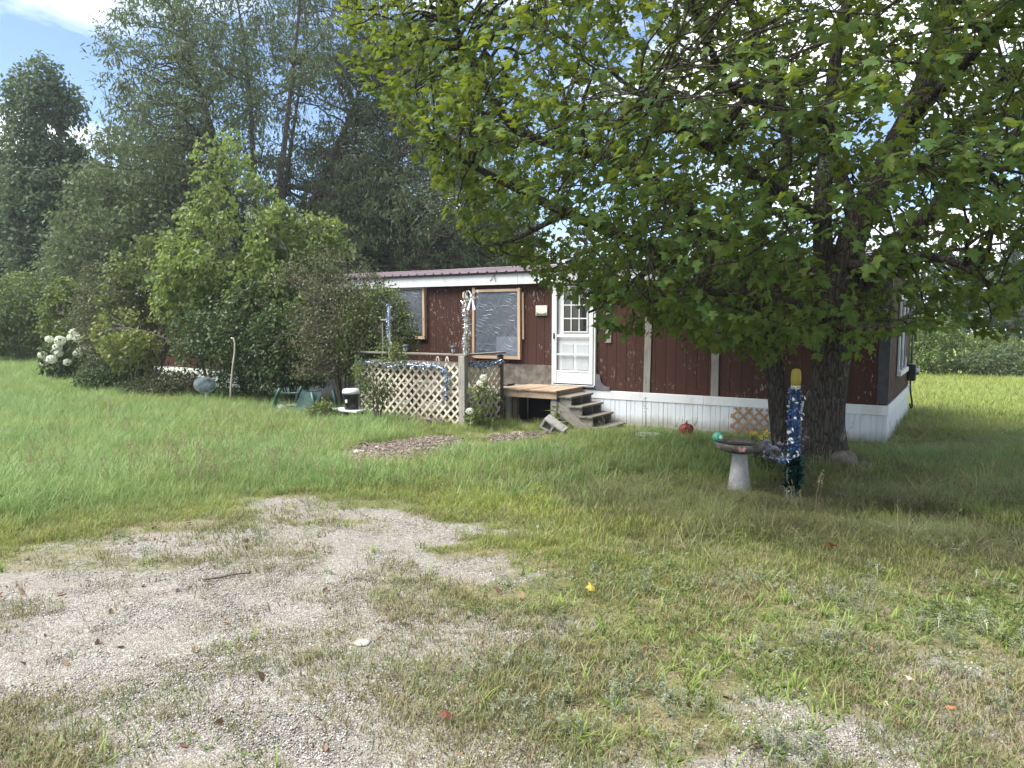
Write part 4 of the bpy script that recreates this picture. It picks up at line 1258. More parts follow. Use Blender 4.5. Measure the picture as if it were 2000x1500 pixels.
# solar lanterns on the rail
def lantern(x, y, label):
    t = thing('solar_lantern', label, 'lantern', hw(x, y, 1.0755), HROT, 'solar lanterns on the porch rail')
    b = MB(); b.lathe([(.001, .0), (.028, .0), (.03, .012), (.012, .018)], 12); b.build('base', M['black'], t, True)
    b = MB(); b.lathe([(.028, .018), (.042, .05), (.048, .10), (.001, .10)], 12); b.build('globe', mat_lantern, t, True)
    for k in range(6):
        a = k * math.pi / 3
        b = MB(); b.tube([(.031 * math.cos(a), .031 * math.sin(a), .012), (.046 * math.cos(a), .046 * math.sin(a), .05), (.052 * math.cos(a), .052 * math.sin(a), .105)], .003, 4); b.build('rib', M['black'], t)
    b = MB(); b.lathe([(.001, .150), (.045, .142), (.068, .118), (.070, .102), (.001, .101)], 14); b.build('lamp_cap', M['charcoal'], t, True)
mat_lantern = mat_plain('frosted_lantern_plastic', (0.42, 0.44, 0.46), 0.2, 0.1)
lantern(-7.78, -2.35, 'grey dome-topped solar lantern on the porch rail near the left window')
lantern(-6.68, -2.35, 'grey dome-topped solar lantern on the porch rail beside the silver tinsel stake')
# tub with two handles on the porch
t = thing('tub', 'pale grey-blue tub with two curved tan handles standing behind the lattice fence', 'tub', hw(-7.28, -1.75, .396), HROT)
b = MB(); b.lathe([(.001, 0), (.20, 0), (.235, .44), (.25, .45), (.25, .475), (.22, .475), (.20, .36), (.001, .34)], 20); b.build('body', mat_plain('pale_tub_plastic', (0.36, 0.40, 0.43), 0.5, 0.1), t, True)
for sx in (-.10, .12):
    b = MB(); b.tube([(sx + .10 * math.cos(a) * .35, -.15, .46 + .13 * math.sin(a)) for a in np.linspace(0, math.pi, 9)], .012, 6); b.build('handle', M['lath'], t, True)

# bucket on a pale bench board, left of the fence
_bw = np.array([-2.97, 13.45]) - np.array(HC); bx, by = float(_bw @ HR), float(_bw @ HV)
g = hgz(bx, by)
t = thing('bench', 'small low stool with a pale green board top beside the fence post', 'bench', hw(bx, by, g), HROT)
b = MB(); b.bbox(-.36, .30, -.15, .15, .20, .24, .006); b.build('board', mat_plain('pale_mint_board_paint', (0.46, 0.53, 0.48), 0.6, 0.15), t)
for sx in (-.20, .17):
    b = MB(); b.bbox(sx - .08, sx + .08, -.12, .12, -.05, .199, .008); b.build('block', M['black_gap'], t)
t = thing('bucket', 'black plastic bucket with a white lid standing on the low stool', 'bucket', hw(bx + .03, by, g + .241), HROT)
b = MB(); b.lathe([(.001, .0), (.125, .0), (.14, .18), (.142, .26), (.150, .262), (.150, .285), (.143, .286), (.001, .286)], 22); b.build('body', M['black'], t, True)
b = MB(); b.lathe([(.140, .287), (.160, .288), (.163, .335), (.150, .345), (.145, .37), (.11, .378), (.001, .378)], 22); b.build('lid', M['door_white'], t, True)
b = MB(); b.add([(.145 * math.sin(a), -.1435 * math.cos(a), z) for z in (.13, .19) for a in np.linspace(-.1, .25, 4)], [(i, i + 1, 5 + i, 4 + i) for i in range(3)]); b.build('sticker', M['petal_white'], t)

# green garden lounger half under the bushes
p = (-4.10, 14.55)
gz0 = gz1(*p)
GREEN = mat_plain('dark_green_lounger_frame', (0.012, 0.060, 0.050), 0.4, 0.2)
GFAB = mat_plain('dark_teal_lounger_sling', (0.010, 0.040, 0.038), 0.7, 0.25, 30)
t = thing('garden_lounger', 'dark green garden swing seat pushed under the lilac bushes', 'garden seat', (*p, gz0), HROT)
for yy in (-.28, .28):
    b = MB(); b.tube([(-.62, yy, -.02), (-.60, yy, .12), (-.52, yy, .36), (-.40, yy, .52)], .034, 9); b.build('leg', GREEN, t, True)
    b = MB(); b.tube([(-.46, yy, .44), (-.1, yy, .45), (.15, yy, .47)], .014, 7); b.build('arm_rail', GREEN, t, True)
    b = MB(); b.tube([(-.44, yy, .24), (-.2, yy, .20), (.05, yy, .19)], .014, 7); b.build('seat_rail', GREEN, t, True)
    b = MB(); b.tube([(.55, yy, -.02), (.56, yy, .2), (.48, yy, .5)], .03, 9); b.build('leg', GREEN, t, True)
b = MB()
nx_, nz_ = 8, 8
for i in range(nx_ + 1):
    for k in range(nz_ + 1):
        pass
vv = [(.02 + .10 * (k / nz_) + (.55 - .02 * (k / nz_)) * i / nx_, -.30 + .02 * math.sin(i * .9) + .30 * k / nz_ * .35, .16 + .34 * k / nz_ - .02 * math.sin(math.pi * i / nx_)) for k in range(nz_ + 1) for i in range(nx_ + 1)]
b.add(vv, [(k * (nx_ + 1) + i, k * (nx_ + 1) + i + 1, (k + 1) * (nx_ + 1) + i + 1, (k + 1) * (nx_ + 1) + i) for k in range(nz_) for i in range(nx_)])
b.build('sling', GFAB, t, True)
b = MB(); b.tube([(0, -.31, .155), (.6, -.31, .155)], .014, 7); b.build('front_bar', GREEN, t, True)

# mottled oval on a stake
p = ground(402, 792); gz0 = gz1(*p)
t = thing('oval_ornament', 'mottled blue-grey oval lawn ornament on a thin white stake by the bushes', 'lawn ornament', (*p, gz0), rad(8))
b = MB(); b.tube([(0, .03, -.1), (0, .03, .34)], .014, 7); b.build('stake', M['door_white'], t)
def _ov(V, a):
    return V
b = MB(); b.lathe([(.001, -.045), (.10, -.04), (.19, -.022), (.215, 0), (.19, .022), (.10, .03), (.001, .032)], 26, rotmat(rad(90), 0, 0) @ np.diag([1.05, .78, 1, 1]))
b.build('plate', mat_stone('mottled_blue_grey_glaze', (0.04, 0.07, 0.075), (0.24, 0.29, 0.31), 14, 0), t, True, loc=(0, 0, .44))
b = MB()
b.tube([(.225 * math.cos(a), 0, .44 + .167 * math.sin(a)) for a in np.linspace(0, 2 * math.pi, 30)], .012, 6, cap=False); b.build('rim', M['concrete'], t, True)

# bent pale pipe in front of the bushes
p = ground(452, 800); gz0 = gz1(*p)
t = thing('bent_pipe', 'pale bent pipe with a hooked top standing in the dark bushes', 'pipe', (*p, gz0), 0)
b = MB(); b.tube([(-.02, 0, -.05), (0, .0, .45), (.05, 0, .85), (.105, 0, 1.18), (.115, 0, 1.38), (.085, 0, 1.47), (.04, 0, 1.47)], .020, 8)
b.build('shaft', mat_plain('aged_cream_pipe', (0.36, 0.33, 0.25), 0.5, 0.2), t, True)
b = MB(); b.lathe([(.024, 0), (.026, .04), (.018, .045)], 10); b.build('collar', M['concrete'], t, True, loc=(-.02, 0, .10))

# flat grey stones in the long grass
def rock(name, label, px, py, sx, sy, sz, mat, seed, rz=0, sink=.35, cat='stone', loc=None):
    p = ground(px, py) if loc is None else loc
    g0 = gz1(*p)
    n, k = 9, 14
    th = np.linspace(0, math.pi, n)[:, None]; ph = np.linspace(0, 2 * math.pi, k, endpoint=False)[None]
    d = np.stack([np.sin(th) * np.cos(ph), np.sin(th) * np.sin(ph), np.cos(th) * np.ones_like(ph)], -1).reshape(-1, 3)
    rr = .60 + .75 * noise3(d * 1.7 + seed, seed) + .28 * noise3(d * 4.5 + seed, seed + 1)
    v = d * rr[:, None]
    v = np.sign(v) * np.abs(v) ** .8
    v = v * np.array([sx, sy, sz])
    F = [(i * k + j, (i + 1) * k + j, (i + 1) * k + (j + 1) % k, i * k + (j + 1) % k) for i in range(n - 1) for j in range(k)]
    b = MB(); b.add(v, F)
    o = b.build(name, mat, None, True, loc=(p[0], p[1], g0 + sz * (1 - 2 * sink)), rot=(0, 0, rz))
    return setp(o, label, cat)
rock('flat_stone', 'long grey slab lying in the grass under the green garden seat', 575, 806, .42, .16, .10, M['fieldstone'], 3, rad(-10), .1)
rock('flat_stone', 'small pale block leaning at the end of the grey slab in the grass', 553, 808, .10, .10, .10, M['pale_stone'], 8, .4, .1)
rock('fieldstone', 'grey angular stone at the right foot of the maple trunk', 1650, 930, .13, .13, .15, M['fieldstone'], 5, .6, .30)
rock('fieldstone', 'low dark stone half hidden in the grass right of the maple foot', 1688, 932, .11, .09, .09, M['fieldstone'], 12, .2, .40)
rock('flat_stone', 'pale flat stone sunk in the middle of the gravel', 705, 1258, .045, .04, .012, M['pale_stone'], 6, .2, .30)
for i, (px, py, s, lb) in enumerate(((702, 894, .07, 'largest pale stone on the left of the bark bed'), (670, 897, .05, 'small pale stone at the left end of the bark bed'), (735, 886, .06, 'round pale stone in the middle of the bark bed'), (860, 877, .06, 'pale stone at the right end of the bark bed'))):
    rock('bed_stone', lb, px, py, s, s * .8, s * .6, M['pale_stone'], 20 + i, i, .25)
# cinder block tipped against the steps
p = ground(1082, 846); g0 = gz1(*p)
t = thing('cinder_block', 'grey hollow concrete block tipped over in the grass in front of the steps', 'concrete block', (p[0], p[1], g0 + .10), 0)
t.rotation_euler = (rad(18), rad(32), rad(-20))
b = MB()
L, W_, H_ = .40, .20, .20
for z0, z1 in ((-.10, -.07), (.07, .10)): b.bbox(-.20, .20, -.10, .10, z0, z1, .004)
b.build('face_shell', M['concrete'], t)
for x0 in (-.20, -.0175, .165):
    b = MB(); b.bbox(x0, x0 + .035, -.098, .098, -.0695, .0695, .003); b.build('web', M['concrete'], t)
# pale lid on the ground
p = ground(1266, 858); g0 = gz1(*p)
t = thing('pail_lid', 'flat white plastic lid lying on the ground before the skirting', 'lid', (*p, g0 + .07), 0)
b = MB(); b.lathe([(.001, .012), (.19, .012), (.20, .02), (.21, .02), (.215, .0), (.205, -.005), (.001, -.004)], 28); b.build('disc', M['door_white'], t, True)
b = MB(); b.lathe([(.150, .0125), (.152, .018), (.158, .018), (.16, .0125)], 28); b.build('ridge', M['door_white'], t, True)
# red pumpkin pot
p = ground(1340, 852); g0 = gz1(*p)
t = thing('pumpkin_pot', 'round red pumpkin-shaped plastic pot on the ground before the skirting', 'pot', (*p, g0), 0)
def _ribs(V, a):
    return V * np.stack([1 + .09 * np.abs(np.sin(a * 4.5)) - .05] * 2 + [np.ones_like(a)], -1)[None]
RED = mat_plain('faded_red_plastic', (0.21, 0.030, 0.022), 0.5, 0.3, 6)
b = MB(); b.lathe([(.001, .0), (.07, .005), (.11, .05), (.122, .11), (.115, .165), (.08, .205), (.035, .215), (.001, .205)], 36, wob=_ribs); b.build('body', RED, t, True)
b = MB(); b.tube([(0, 0, .20), (.0, -.005, .235), (.012, -.01, .27)], [.026, .018, .010], 8); b.build('stem', RED, t, True)
b = MB(); b.lathe([(.001, .012), (.018, .010), (.026, .0)], 12, rotmat(rad(75), 0, 0)); b.build('eye', M['black'], t, True, loc=(-.035, -.105, .155))
b = MB(); b.lathe([(.001, .008), (.012, .007), (.018, .0)], 3, rotmat(rad(80), 0, 0)); b.build('nose', M['black'], t, True, loc=(0, -.118, .11))

# bird bath
p = ground(1443, 957); g0 = gz1(*p)
BBX = p
t = thing('bird_bath', 'grey concrete bird bath with a lichen-dark bowl left of the maple', 'bird bath', (*p, g0), 0)
b = MB(); b.lathe([(.125, -.06), (.118, .02), (.105, .12), (.088, .26), (.080, .34), (.078, .40), (.001, .405)], 24); b.build('pedestal', M['concrete'], t, True)
def _scal(V, a):
    w = 1 + .018 * np.cos(a * 9) + .008 * np.cos(a * 4 + 1)
    return V * np.stack([w, w, np.ones_like(w)], -1)[None]
b = MB(); b.lathe([(.001, .398), (.11, .400), (.20, .425), (.255, .452), (.262, .500), (.255, .512), (.235, .512), (.215, .492), (.15, .466), (.001, .456)], 36, wob=_scal); b.build('bowl', M['concrete_dark'], t, True)
b = MB(); b.lathe([(.001, .4835), (.188, .4835)], 28); b.build('water', M['water'], t)
PINK = mat_plain('faded_pink_butterfly', (0.42, 0.20, 0.20), 0.6, 0.3, 60)
bf = MB()
for sx in (-1, 1):
    for (zz, l, w_) in ((.010, .040, .030), (-.012, .030, .022)):
        q = [(sx * .003, 0, zz * .3), (sx * l * .6, -.006, zz + w_ * .7), (sx * l, -.010, zz + w_ * .2), (sx * l * .8, -.008, zz - w_ * .5), (sx * l * .3, -.004, zz - w_ * .45)]
        n = len(q)
        fr = [(a_, b_ - .003, c_) for a_, b_, c_ in q]
        bf.add(q + fr, [tuple(range(n)), tuple(range(n, 2 * n))[::-1]] + [(i, (i + 1) % n, n + (i + 1) % n, n + i) for i in range(n)])
bf.tube([(0, -.004, -.022), (0, -.004, .02)], .004, 5)
bf.build('butterfly', PINK, t, loc=(-.062, -.262, .478), rot=(0, 0, rad(-13)))
# mint green lamp ball at the bowl's left
_q = at(1402, 853, p[1] + .02); p2 = (_q[0], _q[1])
g2 = gz1(*p2)
t = thing('gazing_globe', 'mint green textured glass ball clipped to the left rim of the bird bath', 'globe', (*p2, g2), 0)
MINT = mat_plain('mint_green_glaze', (0.085, 0.32, 0.23), 0.35, 0.3, 40)
b = MB(); b.lathe([(.001, -.056)] + [(.056 * math.sin(a), -.056 * math.cos(a)) for a in np.linspace(.2, math.pi - .2, 11)] + [(.001, .056)], 20, wob=lambda V, a: V * (1 + .05 * np.cos(a * 10))[None, :, None]); b.build('ball', MINT, t, True, loc=(0, 0, _q[2] - g2))
b = MB(); b.tube([(.0, 0, _q[2] - g2 - .05), (.03, 0, _q[2] - g2 - .065), (.075, 0, _q[2] - g2 - .05)], .006, 6); b.build('clip', M['black'], t)
b = MB(); b.lathe([(.001, .01), (.018, .008), (.022, 0)], 10, rotmat(rad(80), 0, rad(20))); b.build('button', M['petal_white'], t, True, loc=(.018, -.053, _q[2] - g2))

# tinsel pole by the tree
p = ground(1547, 974); g0 = gz1(*p)
t = thing('tinsel_pole', 'pole wrapped in blue star tinsel with a yellow top and dark green tinsel foot', 'garland pole', (*p, g0), 0)
b = MB(); b.tube([(0, 0, -.1), (0, 0, 1.28)], .020, 10); b.build('pole', M['door_white'], t, True)
b = MB(); b.bbox(-.062, -.034, -.012, .012, -.1, .42, .003); b.build('side_stake', M['grey_wood_z'], t)
b = MB(); b.lathe([(.03, 1.14), (.042, 1.16), (.050, 1.22), (.046, 1.29), (.036, 1.32), (.001, 1.33)], 16); b.build('yellow_cap', mat_plain('ochre_yellow_plastic', (0.30, 0.23, 0.028), 0.5, 0.15), t, True)
b = MB(); b.lathe([(.040, 1.12), (.048, 1.125), (.048, 1.155), (.040, 1.16)], 16); b.build('cap_collar', M['lath'], t, True)
path = [(.0, .0, z) for z in np.linspace(.42, 1.12, 14)]
tinsel('blue_tinsel', path, M['foil_deep'], t, rng, .058, 6000, (.035, .062), .007, .046)
tinsel('blue_tinsel', [(-.02, -.02, .45), (-.08, -.03, .42), (-.12, -.02, .40)], M['foil_blue'], t, rng, .05, 260, (.03, .06), .007, .015)
tinsel('green_tinsel', [(0, 0, .14), (.01, 0, .25), (0, 0, .41)], M['foil_green'], t, rng, .065, 3000, (.05, .095), .006, .05)
for k in range(24):
    a = rng.uniform(-2.9, .1) ; r_ = .074 + rng.random() * .02
    link('star', sm, t, (r_ * math.cos(a), r_ * math.sin(a), rng.uniform(.44, 1.10)), (rng.normal(0, .4), rng.uniform(0, 3), a + math.pi / 2 + rng.normal(0, .3)))

# ------------------------------------------------------------------ artificial flowers stuck in the ground
def posy(name, label, loc, mat, n, spread, h, size, rng, heads=7, leaf=M['bush_leaf'], petal_tpl=TPL_HEART):
    g0 = gz1(loc[0], loc[1])
    t = thing(name, label, 'flowers', (loc[0], loc[1], g0), 0)
    P, D, N, LP, LD = [], [], [], [], []
    st = MB()
    for i in range(heads):
        c = np.array([rng.normal(0, spread), rng.normal(0, spread * .7), h * rng.uniform(.6, 1.1)])
        st.tube([(c[0] * .2, c[1] * .2, -.02), (c[0] * .7, c[1] * .7, c[2] * .6), tuple(c)], .005, 4)
        d = rng.normal(0, 1, (n, 3)); d[:, 2] = np.abs(d[:, 2]) * .8; d /= np.linalg.norm(d, axis=1, keepdims=True)
        P.append(c + d * size * .25); D.append(d + rng.normal(0, .3, (n, 3))); N.append(rng.normal(0, .4, (n, 3)) + np.array([0, 0, 1]))
        for q in range(3):
            LP.append(c * rng.uniform(.3, .7)); LD.append(rng.normal(0, 1, 3))
    st.build('stem', M['bush_leaf'], t)
    P, D, N = map(np.concatenate, (P, D, N))
    V, F = place_leaves(P, D, N, np.full(len(P), size) * rng.uniform(.7, 1.2, len(P)), [petal_tpl], rng)
    link('blossom', mesh_np('blossom', V, [F], mat), t)
    V, F = place_leaves(np.array(LP), np.array(LD), rng.normal(0, .5, (len(LP), 3)) + np.array([0, 0, 1]), np.full(len(LP), size * 1.8), [TPL_OVAL], rng)
    link('leaves', mesh_np('leaves', V, [F], leaf), t)
    return t
def gw(px, py): return ground(px, py)
posy('artificial_flowers', 'clump of lilac artificial flowers at the foot of the lattice', hw(-8.60, -2.62)[:2], M['petal_lilac'], 26, .14, .17, .055, rng, 9)
posy('artificial_flowers', 'faded pale pink artificial flowers by the left fence post', hw(-9.02, -2.60)[:2], M['petal_pink'], 18, .09, .07, .04, rng, 6)
posy('artificial_flowers', 'reddish pink artificial flowers below the middle of the lattice', hw(-7.30, -2.66)[:2], M['petal_pink'], 26, .09, .15, .05, rng, 7)
posy('artificial_flowers', 'faded mauve artificial flowers near the fence corner post', hw(-6.93, -2.62)[:2], M['petal_mauve'], 26, .13, .13, .05, rng, 8)
posy('artificial_flowers', 'drooping bluish lilac artificial flowers right of the lilac clump', hw(-8.15, -2.64)[:2], M['petal_lilac'], 14, .09, .12, .045, rng, 4)
posy('artificial_flowers', 'bright yellow artificial flowers behind the bird bath bowl', (2.92, 8.60), M['petal_yellow'], 14, .07, .50, .05, rng, 7, petal_tpl=TPL_NARROW)
posy('artificial_flowers', 'lilac artificial flowers between the bird bath and the maple', (2.97, 8.40), M['petal_lilac'], 20, .055, .36, .05, rng, 10)

# ------------------------------------------------------------------ overhead cables, fallen sticks and leaves
for i, (za, zb, lb) in enumerate((((-20, 415), (330, 520), 'upper thin black overhead cable sagging in front of the left trees'), ((-20, 465), (330, 540), 'lower thin black overhead cable sagging in front of the left trees'))):
    a = at(za[0] - 500, za[1] - 160, 24); c = at(zb[0], zb[1], 23.2)
    s = np.linspace(0, 1, 16)
    pts = a[None] * (1 - s[:, None]) + c[None] * s[:, None]
    pts[:, 2] -= 1.6 * s * (1 - s)
    b = MB(); b.tube(pts, .006, 5); o = b.build('overhead_cable', M['charcoal'], None, True)
    setp(o, lb, 'cable', 'cables to the house')
def stick(pts, r, label, name='fallen_stick'):
    P = []
    for q in pts:
        x, y = ground(*q); P.append((x, y, gz1(x, y) + r + .006))
    b = MB(); b.tube(np.array(P), np.linspace(r, r * .5, len(P)), 6, wob=.2); o = b.build(name, M['twig'], None, True)
    setp(o, label, 'stick')
stick([(395, 1139), (430, 1135), (455, 1129), (490, 1126)], .009, 'thin dark fallen stick lying across the gravel')
stick([(828, 958), (848, 972), (868, 984)], .008, 'pale crooked stick in the short grass below the bark bed')
stick([(690, 1137), (702, 1134), (716, 1138)], .006, 'short dark stick on the gravel right of the long one')
LEAFT = [maple_template(np.random.default_rng(50 + i), .3, .3) for i in range(4)]
def fallen(px, py, s, col, label, rz, tilt=.35):
    x, y = ground(px, py)
    V, F = LEAFT[int(px) % 4]
    b = MB(); b.add(V * s, [tuple(f) for f in F])
    o = b.build('fallen_leaf', mat_leaf('fallen_leaf_tint', [col, col], col, .25, .6), None, loc=(x, y, gz1(x, y) + .045 * (py > 1000) + .02), rot=(tilt, .2, rz))
    setp(o, label, 'leaf', 'fallen maple leaves')
fallen(1156, 1176, .060, (.52, .40, .07), 'bright yellow maple leaf on the short grass at the gravel edge', .5, .9)
fallen(1630, 1084, .09, (.36, .07, .03), 'orange-red maple leaf in the long grass below the maple', 2.0, .7)
fallen(1784, 1353, .06, (.50, .34, .28), 'pale pink-brown leaf on the bare soil at the lower right', 1.1)
fallen(872, 1430, .055, (.13, .05, .03), 'dark red-brown leaf on the gravel at the bottom middle', .2)
fallen(1475, 1043, .07, (.50, .44, .30), 'cream-coloured curled leaf in the shaded grass below the pole', .9, .6)
fallen(1580, 998, .06, (.42, .36, .26), 'small beige leaf in the grass right of the pole foot', 2.4, .5)
fallen(1851, 1406, .05, (.36, .15, .08), 'small rusty leaf on the soil near the bottom right corner', 2.9)
fallen(350, 1303, .05, (.52, .42, .34), 'pale buff leaf on the gravel at the lower left', 2.2)

# ------------------------------------------------------------------ the maple in the front yard
def build_maple():
    r_ = np.random.default_rng(21)
    MX, MY = 3.95, 9.05
    def L(*q): return [(*at(a, b, d), r) for a, b, d, r in q]
    limbs = [
        L((1614, 950, 9.0, .46), (1611, 915, 9.0, .36), (1607, 870, 9.02, .272), (1610, 810, 9.02, .235), (1618, 740, 9.0, .222), (1628, 650, 9.0, .225), (1634, 570, 9.0, .23), (1640, 500, 9.0, .17)),
        L((1545, 925, 9.35, .20), (1536, 890, 9.35, .165), (1524, 810, 9.35, .130), (1514, 730, 9.3, .118), (1502, 650, 9.25, .11), (1480, 590, 9.2, .10), (1464, 520, 9.2, .085)),
        L((1618, 590, 9.0, .15), (1608, 500, 9.0, .120), (1606, 420, 9.0, .105), (1611, 330, 9.05, .095), (1622, 230, 9.1, .08), (1630, 120, 9.2, .07), (1655, 0, 9.3, .06), (1670, -260, 9.5, .03)),
        L((1645, 540, 9.0, .18), (1675, 440, 9.0, .165), (1728, 330, 9.1, .155), (1785, 215, 9.2, .145), (1835, 80, 9.4, .12), (1860, -60, 9.6, .09), (1880, -320, 9.8, .04)),
        L((1675, 560, 8.95, .13), (1725, 500, 8.8, .115), (1790, 440, 8.6, .10), (1860, 380, 8.4, .085), (1940, 300, 8.2, .06), (2060, 190, 8.0, .03)),
        L((1492, 620, 9.2, .09), (1420, 560, 9.0, .085), (1330, 510, 8.8, .078), (1230, 470, 8.6, .07), (1090, 408, 8.3, .055), (950, 338, 8.0, .035), (860, 290, 7.8, .015)),
        L((1466, 540, 9.2, .085), (1380, 440, 9.2, .078), (1270, 350, 9.0, .07), (1160, 300, 8.9, .062), (1010, 255, 8.8, .052), (930, 130, 8.7, .042), (885, 50, 8.7, .032), (830, -120, 8.7, .015)),
        L((1464, 520, 9.2, .08), (1480, 430, 9.3, .075), (1535, 320, 9.4, .07), (1520, 180, 9.5, .06), (1470, 40, 9.5, .045), (1440, -140, 9.5, .02)),
        L((1607, 440, 9.0, .07), (1560, 400, 8.5, .06), (1470, 340, 7.6, .05), (1360, 270, 6.7, .035), (1250, 180, 6.0, .015)),
        L((1621, 236, 9.1, .055), (1540, 215, 8.6, .05), (1440, 180, 7.9, .042), (1372, 60, 7.2, .03), (1330, -100, 6.6, .015)),
        L((1660, 520, 8.9, .08), (1720, 520, 8.2, .06), (1800, 500, 7.4, .045), (1880, 520, 6.9, .03), (1940, 560, 6.6, .012)),
        L((1625, 640, 8.9, .06), (1570, 600, 8.2, .055), (1480, 580, 7.4, .045), (1360, 570, 6.7, .03), (1270, 590, 6.3, .012)),
        L((1640, 560, 9.0, .10), (1670, 450, 10.0, .08), (1640, 330, 11.0, .06), (1560, 220, 11.8, .035), (1500, 120, 12.3, .015)),
        L((1480, 590, 9.2, .07), (1400, 520, 10.2, .055), (1320, 430, 11.2, .04), (1240, 330, 12.0, .015)),
        L((1700, 390, 9.05, .09), (1790, 330, 10.0, .075), (1880, 250, 11.0, .05), (1960, 150, 11.6, .02)),
        L((1770, 245, 9.2, .08), (1860, 150, 8.2, .06), (1960, 40, 7.2, .04), (2060, -80, 6.6, .02)),
        L((1600, 640, 9.0, .06), (1640, 640, 8.0, .05), (1700, 640, 7.2, .03), (1760, 640, 6.9, .012)),
        L((1300, 500, 8.75, .05), (1250, 540, 8.4, .04), (1190, 590, 8.0, .025), (1150, 610, 7.8, .012)),
        L((1110, 415, 8.35, .04), (1060, 440, 8.5, .03), (1000, 470, 8.6, .02), (940, 480, 8.7, .01)),
    ]
    # crown: lower edge by x, left edge by height; an ellipse in plan
    xb = np.array([-1.3, -.67, 0, .55, 1.1, 1.67, 2.2, 2.8, 3.55, 4.2, 4.9, 5.3, 5.55, 6.4, 8.5])
    zb = np.array([3.55, 2.55, 2.30, 1.98, 1.55, 1.40, 1.34, 1.06, 1.34, 1.44, 1.46, 1.8, 2.3, 3.2, 4.2]) + .04
    zl = np.array([1.2, 2.3, 2.55, 3.1, 3.6, 4.4, 5.2, 6.5, 9.5])
    xl = np.array([1.2, .1, -.55, -1.0, -1.3, -1.6, -1.95, -2.2, -1.0])
    def env(p):
        x, y, z = p.T
        rx = np.where(x < 3.6, 3.6 - np.interp(z, zl, xl), 5.0 - .8 * sstep(5, 9, z))
        ry = np.where(y < 8.8, 4.5, 4.6)
        s = np.sqrt(((x - 3.6) / rx) ** 2 + ((y - 8.8) / ry) ** 2)
        bot = np.interp(x, xb, zb) + .13 * np.maximum(0, 7.6 - y) ** 2 + .10 * np.maximum(0, y - 9.5) ** 2
        bot = bot + .35 * (noise3(p * np.array([1.1, 1.1, 0.]), 4) - .5)
        top = 9.6 - 4.2 * s ** 2
        inside = (s < 1 + .10 * (noise3(p * .9, 2) - .5)) & (z > bot) & (z < top)
        depth = np.minimum.reduce([(z - bot) / 1.0, (1 - s) * 3.6, (top - z) / 1.2])
        w = .30 + .70 * np.exp(-np.maximum(0, depth) * .9)
        # the crown is open round the forks of the trunk
        w = w * (1 - .80 * np.exp(-((x - .435 * y - .05) / .42) ** 2) * sstep(1.85, 2.25, z) * sstep(4.3, 3.5, z) * sstep(4.8, 6.0, y) * sstep(10.5, 9.6, y))
        # layered sprays with openings between them
        g = noise3(p * np.array([.65, .65, 2.2]), 31) * .6 + noise3(p * np.array([1.5, 1.5, 3.6]), 33) * .4
        w = w * sstep(.30, .44, g + .07 * sstep(3.6, 4.6, x) * sstep(4.5, 3.2, z))
        w = w * np.where(z > 6.4, .7, 1.0)
        return inside * w
    smp = box_sampler((-2.6, 4.0, 1.2), (8.8, 13.6, 9.6), env, r_)
    V, F, LP, LT = grow(limbs, smp, r_, 900, 8600, 7, up_br=.02, up_tw=-.10, br_r=.26, twig_r=.0045, k=(8, 5, 3), max_tw=.62, limb_k=11, bark_wob=.10, leaf_from=.3, spread=.055, down_pen=.5)
    n = len(LP)
    c = np.array([3.7, 8.8, 3.6])
    outw = LP - c; outw /= np.linalg.norm(outw, axis=1, keepdims=True)
    tip = LT * .55 + outw * .45 + r_.normal(0, .42, (n, 3)); tip[:, 2] -= .42
    nrm = r_.normal(0, .34, (n, 3)) + outw * .30; nrm[:, 2] += .95
    sc = r_.uniform(.055, .108, n)
    tpls = [maple_template(r_) for _ in range(8)]
    base = np.array([MX, MY, gz1(MX, MY)])
    T = thing('maple_tree', 'large double-trunked maple with drooping lobed leaves in front of the house', 'tree', base)
    link('trunk', mesh_np('trunk', V - base, [F], M['bark'], True), T)
    # the 300 leaves that show largest are objects of their own
    d = LP - np.array([0, 0, CAM_H])
    fy = d[:, 1] * math.cos(PITCH) - d[:, 2] * math.sin(PITCH)
    fz = d[:, 1] * math.sin(PITCH) + d[:, 2] * math.cos(PITCH)
    vis = (np.abs(d[:, 0] / fy) < .68) & (np.abs(fz / fy) < .51)
    sizepx = np.where(vis, sc / fy, 0)
    order = np.argsort(-sizepx)
    own = order[:300]
    rest = np.ones(n, bool); rest[own] = False
    LV, LF = place_leaves(LP[rest], tip[rest], nrm[rest], sc[rest], tpls, r_)
    fo = link('foliage', mesh_np('foliage', LV - base, [LF], M['maple_leaf'], False), T)
    fo['kind'] = 'stuff'
    lm = [mesh_np('leaf', v, [f], M['maple_leaf'], False) for v, f in tpls]
    for i in own:
        y = tip[i] / np.linalg.norm(tip[i]); z = nrm[i] - (nrm[i] @ y) * y; z /= np.linalg.norm(z); x = np.cross(y, z)
        o = link('leaf', lm[i % 8], T, LP[i] - base)
        o.rotation_euler = Matrix(np.stack([x, y, z], 1).tolist()).to_euler()
        o.scale = (sc[i],) * 3
    return T
build_maple()

# ------------------------------------------------------------------ trees and bushes behind and beside the house
TO, TN, TH = [TPL_OVAL], [TPL_NARROW], [TPL_HEART]

def gp(x, y): return np.array([x, y, gz1(x, y)])

